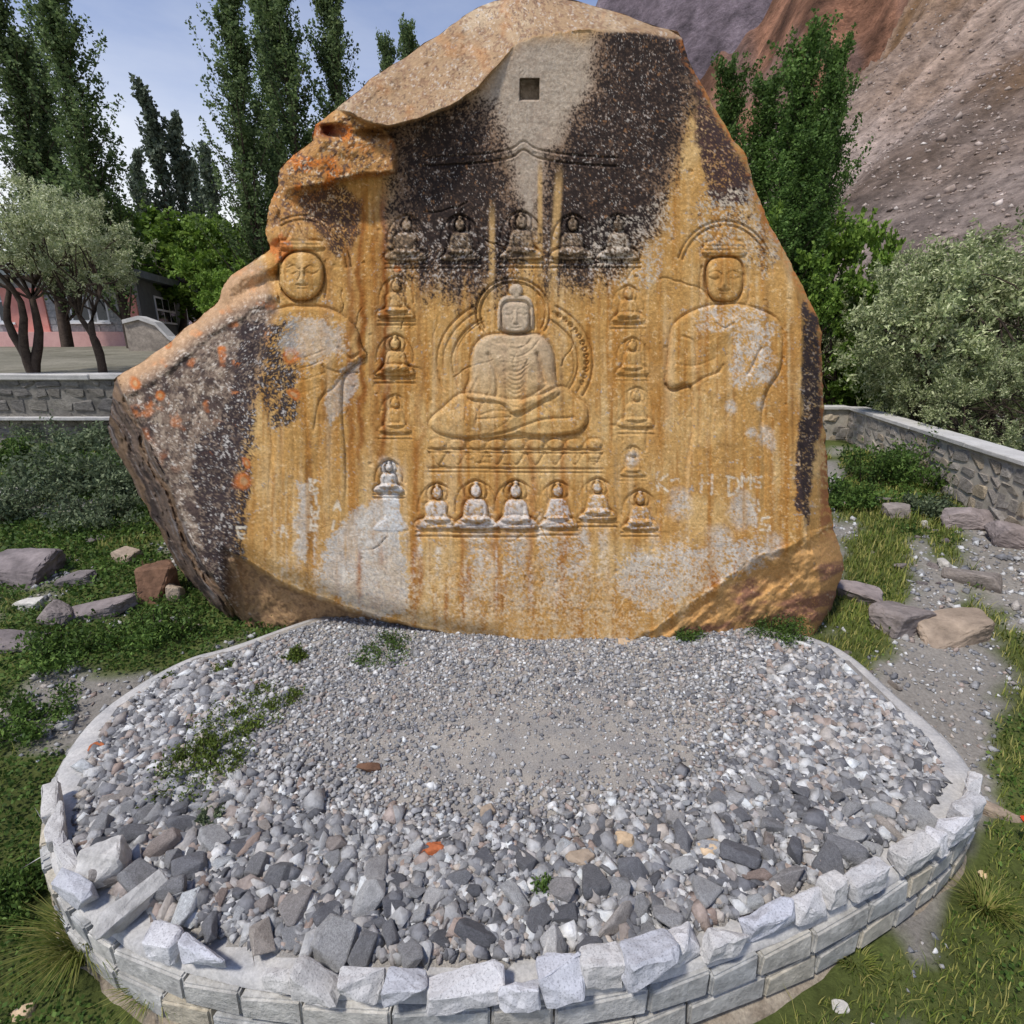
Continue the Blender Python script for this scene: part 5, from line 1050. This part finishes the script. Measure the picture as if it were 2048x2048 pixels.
def poplar(H, seed, nbr=120, lpb=120, leaf=0.15, wid=0.12, low=0.06, lean=0.0):
    rg = np.random.default_rng(seed); paths = []; cs = []
    ph = np.linspace(0, 1, 10); bend = np.c_[lean * H * ph ** 1.5 + 0.012 * H * np.sin(ph * 4 + seed), 0.012 * H * np.sin(ph * 5 + 1 + seed), H * ph]
    paths.append((bend, 0.016 * H * (1 - ph) ** 0.8 + 0.01))
    for k in range(nbr):
        t = low + (0.96 - low) * rg.random() ** 0.9; base = np.array([np.interp(t, ph, bend[:, a]) for a in range(3)])
        az = rg.uniform(0, 2 * math.pi); L = H * rg.uniform(0.10, 0.26) * (1.1 - t * 0.8); spread = wid / 0.12 * rg.uniform(0.2, 0.62)
        s = np.linspace(0, 1, 6)[:, None]; dirn = np.array([math.cos(az), math.sin(az), 0.0])
        P = base + dirn * L * spread * (s ** 0.8) + np.array([0, 0, 1.]) * L * s * 0.95
        paths.append((P, 0.0035 * H * (1 - t) * (1 - s[:, 0]) + 0.006))
        ns = 5                                            # upright sprays along each limb
        for j in range(ns):
            q = (j + 0.6 + 0.5 * rg.random()) / ns; q = min(q, 1.0); o_ = np.array([np.interp(q, s[:, 0], P[:, a]) for a in range(3)])
            td = dirn * rg.uniform(-.2, .5) + rg.normal(size=3) * .25 + np.array([0, 0, 1.]); td /= np.linalg.norm(td); tl = H * rg.uniform(.025, .07) * (1.15 - .6 * t)
            m = lpb // ns; tt = rg.random(m)[:, None]; cs.append(o_ + td * tl * tt + rg.normal(size=(m, 3)) * (0.0075 * H) * (1.1 - .7 * tt))
    return tubes(paths, 4), leaves(np.vstack(cs), leaf, rg, 0.75, 0.2)
def bushy(H, Wd, seed, ncl=70, lpc=180, leaf=0.12, asp=0.5, trunk=0.3, fork=3, up=0.4, flat=1.0, trunks=None):
    rg = np.random.default_rng(seed); paths = []; cs = []
    ends = []
    for k in range(fork):
        az = 6.28 * k / fork + rg.uniform(-.5, .5); tip = np.array([math.cos(az) * Wd * .28, math.sin(az) * Wd * .28, H * rg.uniform(.5, .62)])
        if trunks is not None: tip = np.array(trunks[k])
        s = np.linspace(0, 1, 8)[:, None]; P = np.array([0, 0, -0.1]) * (1 - s) + np.array([tip[0], tip[1], 0]) * (s ** 1.3) + np.array([0, 0, tip[2]]) * s + 0.05 * H * np.sin(s * 6 + k * 2) * np.array([1, .5, 0]) * s
        paths.append((P, 0.028 * H * (1 - 0.65 * s[:, 0]))); ends.append(P)
    for k in range(ncl):
        d = rg.normal(size=3); d /= np.linalg.norm(d); d[2] = d[2] * .8 + .15; rad = rg.uniform(.45, 1.0) ** 0.6
        c = np.array([d[0] * Wd * .5 * rad, d[1] * Wd * .5 * rad, H * (trunk + (1 - trunk) * .5) + d[2] * H * (1 - trunk) * .5 * rad * flat])
        P0 = ends[k % fork]; st = P0[rg.integers(5, 8)]; c0 = c; s = np.linspace(0, 1, 5)[:, None]; P = st * (1 - s) + c * s + 0.04 * H * np.sin(s * 3.14) * rg.normal(size=3)
        (paths.append((P, 0.006 * H * (1 - s[:, 0]) + 0.003)) if (k % 3 == 0) else None)
        # the clump is a spray of twigs
        nt_ = 7
        for j in range(nt_):
            td = rg.normal(size=3) + d * 0.9; td[2] += up; td /= np.linalg.norm(td); tl = rg.uniform(.05, .17) * Wd * .8
            m = lpc // nt_; tt = rg.random(m)[:, None]; cs.append(c + td * tl * tt + rg.normal(size=(m, 3)) * 0.011 * Wd * (1.2 - tt))
    return tubes(paths, 6), leaves(np.vstack(cs), leaf, rg, asp, up)
def plant_tree(name, parts, loc, mat, label, cat='tree', group=None, rz=0, wood=True, crown='crown'):
    (wv, wf), (lv, lf) = parts; o = empty(name, loc, label, cat, group, rz)
    if wood: link('trunk', mesh_np('trunk', wv, wf, True), M['bark'], o)
    link(crown, mesh_np(crown, lv, lf), mat, o); return o
def clone(o, loc, label, rz, scale):
    c = o.copy(); col.objects.link(c); c.location = loc; c['label'] = label; c.rotation_euler = (0, 0, rz); c.scale = (scale[0], scale[0], scale[1])
    for ch in o.children: d = ch.copy(); col.objects.link(d); d.parent = c
    return c
def at(u, v, y): p = on_y(u, v, y); return (p[0], p[1], p[2])
def ht(u, v0, y, z0): return on_y(u, v0, y)[2] - z0
GP = 'poplars behind the house'
# left pair
def stand(o, u, vm, vt, y, z0, H, ws):      # put a tree so that its middle shows at (u, vm) and its top reaches vt
    h = ht(u, vt, y, z0); o.location = (at(u, vm, y)[0], y, z0); o.scale = (h / H * ws, h / H * ws, h / H); return o
def again(o, u, vm, vt, y, z0, H, ws, label, rz): return stand(clone(o, (0, 0, 0), label, rz, (1, 1)), u, vm, vt, y, z0, H, ws)
p1 = stand(plant_tree('poplar_tree', poplar(17, 1, 150, 150, .15, .14, .08), (0, 0, 0), M['poplar'], 'tall dark poplar, right one of the pair above the house at far left', 'tree', GP), 165, 250, -60, 24, 2.3, 17, 1.1)
again(p1, 45, 250, 0, 26, 2.3, 17, 1.15, 'tall dark poplar at the left edge of the picture', 2.2); again(p1, 100, 350, 90, 30, 2.3, 17, 1.2, 'lower poplar filling between the tall left pair', 4.0)
p3 = stand(plant_tree('poplar_tree', poplar(18, 2, 150, 150, .145, .14, .06), (0, 0, 0), M['poplar'], 'tall poplar left of the boulder, leftmost of the tall central group', 'tree', GP), 490, 250, -60, 22, 2.2, 18, 1.05)
for u, y, vt, lb, rz, ws in ((585, 23, -70, 'tall poplar just left of the boulder top, middle of the central group', 1.3, 1.1), (665, 24, -40, 'tall poplar nearest the boulder top at left', 3.6, 1.05), (540, 30, -20, 'tall poplar standing behind the central group', 5.0, 1.1)): again(p3, u, 200, vt, y, 2.2, 18, ws, lb, rz)
again(p3, 822, 100, 62, 40, 2.2, 18, .8, 'poplar whose tip just shows above the boulder slope', .7); again(p3, 775, 130, 92, 38, 2.2, 18, .8, 'lower poplar tip showing above the boulder slope at left', 2.7)
# small far ones
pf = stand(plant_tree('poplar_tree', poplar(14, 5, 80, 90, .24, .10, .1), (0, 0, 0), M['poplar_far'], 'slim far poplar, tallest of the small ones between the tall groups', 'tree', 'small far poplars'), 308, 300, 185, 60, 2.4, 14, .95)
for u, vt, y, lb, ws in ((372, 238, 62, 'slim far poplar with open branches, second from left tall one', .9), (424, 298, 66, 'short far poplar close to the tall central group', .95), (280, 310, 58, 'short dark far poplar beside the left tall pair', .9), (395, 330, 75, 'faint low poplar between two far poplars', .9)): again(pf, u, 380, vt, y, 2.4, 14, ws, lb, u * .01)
# green trees between house and boulder
bt = stand(plant_tree('broadleaf_tree', bushy(5, 5, 11, 80, 230, .15, .7, .12), (0, 0, 0), M['bright'], 'round bright green tree behind the grey house roof', 'tree', 'green trees behind the boulder'), 320, 500, 415, 34, 2.3, 5, 1.15)
for u, vt, y, lb, ws in ((478, 530, 19, 'bright green bushy tree at the left shoulder of the boulder', .95), (500, 430, 24, 'green tree under the central poplars', 1.0), (410, 540, 40, 'low green bush right of the grey house', 1.3), (245, 430, 40, 'dark green tree behind the house roof', 1.2)): again(bt, u, 550, vt, y, 2.2, 5, ws, lb, u * .02)
# silvery trees on the terrace
s1 = stand(plant_tree('silver_tree', bushy(4.6, 4.4, 21, 120, 210, .075, .35, .42, 3, .35, 1.0, [(0.9, 0.1, 2.5), (-0.55, 0.2, 2.3), (0.2, -0.4, 2.4)]), (0, 0, 0), M['olive'], 'silvery tree with dark forked trunk on the terrace at far left', 'tree', 'silvery trees on the terrace'), 55, 700, 335, 12.6, 2.0, 4.6, 1.0)
s2 = stand(plant_tree('silver_tree', bushy(3.9, 3.2, 22, 90, 200, .075, .35, .42, 2, .35, 1.0, [(-0.25, 0.1, 1.9), (0.3, -.2, 2.1)]), (0, 0, 0), M['olive'], 'silvery tree with slender leaning trunk, nearer the boulder', 'tree', 'silvery trees on the terrace'), 196, 700, 400, 12.7, 2.0, 3.9, .95)
# right side
pr1 = stand(plant_tree('poplar_tree', poplar(15, 31, 190, 150, .13, .17, .03), (0, 0, 0), M['poplar_right'], 'dark green poplar right of the boulder, tallest of the right group', 'tree', 'poplars right of the boulder'), 1575, 400, 72, 18, .3, 15, 1.0)
for u, vm, vt, y, lb, rz, ws in ((1640, 350, 95, 17, 'dark poplar, rightmost tall one beside the scree slope', 1.0, .85), (1520, 350, 165, 20, 'dark poplar mostly hidden behind the right edge of the boulder', 2.0, 1.1), (1455, 250, 135, 22, 'poplar tip showing just beside the boulder edge', 3.0, .9), (1600, 450, 290, 16, 'shorter poplar in front of the right group', 4.0, 1.3)): again(pr1, u, vm, vt, y, .3, 15, ws, lb, rz)
br = stand(plant_tree('broadleaf_tree', bushy(5, 4.2, 41, 90, 220, .12, .7, .05), (0, 0, 0), M['bright'], 'bright green tree below the right poplars', 'tree', 'green trees right of the boulder'), 1680, 600, 415, 15.5, .3, 5, .62)
again(br, 1590, 550, 400, 17, .3, 5, .7, 'bright green tree touching the right edge of the boulder', 1.4); again(br, 1680, 700, 540, 14.4, .3, 5, .8, 'low dark leafy bush behind the corner of the right wall', 2.4); again(br, 1750, 680, 570, 14.0, .3, 5, .75, 'green bush between the poplars and the silvery trees', .4)
so1 = stand(plant_tree('silver_tree', bushy(4.4, 4.6, 51, 150, 200, .095, .38, .05, 4, .35), (0, 0, 0), M['olive_dark'], 'big pale silvery tree at the right edge above the wall', 'tree', 'silvery trees behind the right wall'), 1960, 600, 480, 11.5, .2, 4.4, 1.0)
for u, vt, y, lb, ws in ((1835, 490, 14, 'silvery tree leftmost behind the right wall, before the green trees', .8), (2060, 445, 12.5, 'tall silvery tree cut by the right edge of the picture', 1.1), (1880, 520, 13.5, 'silvery tree in the middle behind the right wall', .95), (1900, 640, 11.6, 'low silvery bush leaning over the right wall', .8), (2040, 690, 9.6, 'low silvery bush close behind the right wall at the picture edge', .9)): again(so1, u, 650, vt, y, .2, 4.4, ws, lb, u * .013)

# ------------------------------------------------------------------ shrubs and weeds
def weed(name, u, v, z, H, Wd, seed, mat, label, leaf=.05, ncl=24, lpc=70, asp=.5, up=.6, cat='shrub', group=None):
    p = on_z(u, v, z); rg = np.random.default_rng(seed); cs = []; paths = []
    for k in range(ncl):
        az = rg.uniform(0, 6.28); rd = Wd * .5 * math.sqrt(rg.random()); L = H * rg.uniform(.5, 1.0) * (1 - .45 * (rd / (Wd * .5)) ** 2)
        s = np.linspace(0, 1, 4)[:, None]; b0 = np.array([math.cos(az) * rd * .6, math.sin(az) * rd * .6, -0.03]); e = np.array([math.cos(az) * rd, math.sin(az) * rd, L]) + rg.normal(size=3) * .05 * Wd
        P = b0 * (1 - s) + e * s; paths.append((P, .006 * (1 - s[:, 0]) + .002)); tt = rg.random(lpc) ** .8; cs.append(np.stack([np.interp(tt, s[:, 0], P[:, a]) for a in range(3)], 1) + rg.normal(size=(lpc, 3)) * .055 * Wd * np.array([1, 1, .7]))
    lv, lf = leaves(np.vstack(cs), leaf, rg, asp, up); lv[:, 2] = np.maximum(lv[:, 2], -0.02); wv, wf = tubes(paths, 4)
    o = empty(name, p, label, cat, group); link('stems', mesh_np('stems', wv, wf), M['bark'], o); link('foliage', mesh_np('foliage', lv, lf), mat, o); return o
SH = [(120, 985, .9, 1.6, 'weed_grey', 'grey-green shrub, biggest on the left bank below the retaining wall', .07), (225, 985, .7, 1.2, 'weed_grey', 'grey-green shrub right of the biggest one on the left bank', .07), (55, 1030, .5, 1.3, 'weed_grey', 'low grey-green shrub at the left edge below the bank', .06),
      (190, 1045, .45, 1.3, 'weed_grey', 'spreading grey-green shrub in front of the others on the left bank', .06), (30, 930, .6, 1.2, 'weed', 'green shrub at the far left under the retaining wall', .07), (160, 905, .7, 1.5, 'weed_grey', 'grey-green shrub close under the retaining wall', .07),
      (110, 1310, .22, .8, 'weed', 'dark leafy weeds on the bank above the bare patch at left', .04), (300, 1270, .26, .9, 'weed', 'dark leafy weeds under the overhanging left side of the boulder', .04), (60, 1440, .16, .7, 'weed', 'leafy weeds at the left edge beside the kerb', .035), (30, 1800, .16, .5, 'weed', 'leafy weeds at the left edge below the rim stones', .03), (270, 985, 1.0, 1.0, 'weed_grey', 'tall grey-green weed against the left edge of the boulder', .06),
      (90, 880, .7, 1.6, 'weed_grey', 'scrubby grey shrub against the retaining wall, leftmost', .06), (235, 870, .8, 1.4, 'weed_grey', 'scrubby grey shrub against the retaining wall beside the boulder', .06),
      (1740, 960, .75, 1.3, 'weed', 'green shrub at the corner before the right wall', .065), (1830, 965, .75, 1.4, 'weed', 'green shrub in the middle before the right wall', .065), (1690, 1010, .5, .9, 'weed', 'low green shrub between boulder edge and right wall', .06), (1910, 985, .5, 1.0, 'weed', 'green shrub before the right wall, above the purple boulder', .06),
      (1860, 1030, .3, .7, 'weed_grey', 'low grey weed in front of the shrubs by the right wall', .05), (2030, 1010, .35, .8, 'weed', 'small green shrub at the foot of the right wall near the picture edge', .06)]
for k, (u, v, H, Wd, mt, lb, lf) in enumerate(SH): weed('shrub', u, v, gp(u, v), H, Wd, 300 + k, M[mt], lb, lf, 26, 100, .45)
PW = [(1368, 1270, .0, .13, .36, 'weed', 'small dark weed at the foot of the boulder, left of two'), (1552, 1268, .0, .17, .62, 'weed', 'wide dark weed at the foot of the boulder, right of two'), (400, 1545, 0, .10, .62, 'moss', 'big green cushion of weeds on the gravel at left'), (440, 1470, 0, .06, .6, 'moss', 'green patch above the big cushion on the gravel'), (530, 1415, 0, .05, .55, 'moss', 'thin green patch trailing towards the boulder on the gravel'),
      (445, 1345, 0, .10, .18, 'moss', 'small tuft on the gravel near the left kerb'), (592, 1320, 0, .12, .2, 'moss', 'brownish tuft on the gravel under the overhang'), (770, 1305, 0, .06, .6, 'weed', 'flat green weeds along the foot of the boulder'), (340, 1362, 0, .05, .16, 'moss', 'tiny tuft at the left kerb'), (1090, 1790, 0, .09, .12, 'weed', 'little green sprout between the front stones'), (420, 1640, 0, .05, .16, 'weed_grey', 'pale sprout among the left stones')]
for k, (u, v, z, H, Wd, mt, lb) in enumerate(PW): weed('weed_clump', u, v, z, H, Wd, 400 + k, M[mt], lb, .022, int(14 + 60 * Wd), 90, .5, .5, 'weed')
# poppy and a pale dead leaf in the grass at right
pz_ = on_z(2040, 1690, -.35); po = empty('poppy', (pz_[0], pz_[1], float(gz(pz_[0], pz_[1]))), 'red poppy in the grass at the right edge', 'flower')
zt_ = 0.16; wv, wf = tubes([(np.array([(0, 0, 0), (.004, 0, zt_ / 2), (0, .005, zt_)]), [.003, .003, .002])], 5); link('stem', mesh_np('stem', wv, wf), M['grass'], po)
for k in range(4):
    bm = bmesh.new(); bmesh.ops.create_grid(bm, x_segments=4, y_segments=4, size=.024)
    for v_ in bm.verts: v_.co.z = 14 * (v_.co.x ** 2 + v_.co.y ** 2) + .002 * math.sin(v_.co.x * 300)
    for v_ in bm.verts: v_.co.x += .02
    link('petal', bm_mesh('petal', bm, True), M['poppy'], po, (0, 0, zt_), (0, -.45, k * 1.57))
dlp = on_z(1955, 1772, -.42); bm = bmesh.new(); bmesh.ops.create_grid(bm, x_segments=6, y_segments=4, size=1)
for v_ in bm.verts: x, y = v_.co.x, v_.co.y; v_.co = Vector((x * .035, y * .022 * (1 - .6 * x * x), .012 * y * y + .01 * x * x + .003 * math.sin(x * 5)))
tag(link('dead_leaf', bm_mesh('dead_leaf', bm, True), M['dry_leaf'], loc=(dlp[0], dlp[1], float(gz(dlp[0], dlp[1])) + .05), rot=(.3, .2, .6)), 'pale dead leaf lying in the grass right of the platform', 'leaf')

# ------------------------------------------------------------------ grass and leafy ground cover (uncountable)
def scatter(n, x0, x1, y0, y1, pw=1.0):
    x = rng.uniform(x0, x1, n); y = y0 + (y1 - y0) * rng.random(n) ** pw
    ok = ~inpoly(x, y, inset(RIM, -0.10)); 
    vis = np.abs(x) < 1.05 * y + 1.2; ok &= vis
    return x[ok], y[ok]
x, y = scatter(420000, -9, 9, 0.5, 11.5, 1.7); g_ = green(x, y); ok = rng.random(len(x)) < sm(0.42, 0.75, g_); x, y = x[ok], y[ok]
dens = fbm(x * 2, y * 2, 3, 4); kind = dens + 0.5 * sm(1.5, -1.5, x) - 0.25 > rng.normal(0, .12, len(x))
# leafy cover
lx, ly = x[kind], y[kind]; sc2 = 1 + 0.22 * np.clip(ly - 2, 0, 9); lh = np.abs(rng.normal(0, .035, len(lx))) + .008 + .05 * np.clip(fbm(lx * 1.6, ly * 1.6, 3, 9), 0, 1)
cpt = np.c_[lx, ly, gz(lx, ly) + lh]; lv, lf = leaves(cpt, .022 * sc2, rng, .75, .5); tag(link('ground_cover', mesh_np('ground_cover', lv, lf), M['weed'], None), 'low leafy green ground cover around the platform', 'ground cover', kind='stuff')
# blades
bx_, by_ = x[~kind], y[~kind]; n = len(bx_); sc2 = 1 + 0.25 * np.clip(by_ - 2, 0, 9); az = rng.uniform(0, 6.28, n); hgt = rng.lognormal(math.log(.045), .45, n) * (0.8 + .2 * sc2); wd_ = .0028 * sc2; ln = rng.uniform(.2, .9, n) * hgt
def blades(bx_, by_, bz_, az, hgt, wd_, ln):
    n = len(bx_); cx, sx = np.cos(az), np.sin(az); P = np.zeros((n, 5, 3))
    P[:, 0] = np.c_[bx_ - sx * wd_, by_ + cx * wd_, bz_]; P[:, 1] = np.c_[bx_ + sx * wd_, by_ - cx * wd_, bz_]
    mx_, my_, mz_ = bx_ + cx * ln * .35, by_ + sx * ln * .35, bz_ + hgt * .65
    P[:, 2] = np.c_[mx_ + sx * wd_ * .7, my_ - cx * wd_ * .7, mz_]; P[:, 3] = np.c_[mx_ - sx * wd_ * .7, my_ + cx * wd_ * .7, mz_]
    P[:, 4] = np.c_[bx_ + cx * ln, by_ + sx * ln, bz_ + hgt * np.where(ln > hgt, .8, 1)]
    b = np.arange(n)[:, None] * 5; return P.reshape(-1, 3), np.vstack([b + np.array([[0, 1, 2]]), b + np.array([[0, 2, 3]]), b + np.array([[3, 2, 4]])])
v_, f_ = blades(bx_, by_, gz(bx_, by_) - .005, az, hgt, wd_, ln); tag(link('grass', mesh_np('grass', v_, f_), M['grass'], None), 'short grass on the slope around the platform', 'grass', kind='stuff')
# long grass tufts
for k, (u, v, nb_, L, lb) in enumerate(((190, 1935, 520, .42, 'long-bladed grass tuft hanging over the lower left corner'), (330, 2010, 260, .26, 'shorter grass tuft against the wall at lower left'), (1960, 1850, 320, .2, 'grass tuft right of the platform at lower right'), (1700, 1960, 120, .12, 'grass tuft at the wall foot, lower right'))):
    p = on_z(u, v, -.5); zg = float(gz(p[0], p[1])); rg = np.random.default_rng(k); rad = rg.random(nb_) ** .5 * .07; a = rg.uniform(0, 6.28, nb_); az = a + rg.normal(0, .4, nb_); h_ = L * rg.uniform(.5, 1, nb_)
    v_, f_ = blades(rad * np.cos(a), rad * np.sin(a), np.full(nb_, -.01), az, h_ * .75, np.full(nb_, .003), h_ * rg.uniform(.4, 1.2, nb_)); tag(link('grass_tuft', mesh_np('grass_tuft', v_, f_), M['grass'], loc=(p[0], p[1], zg)), lb, 'grass')
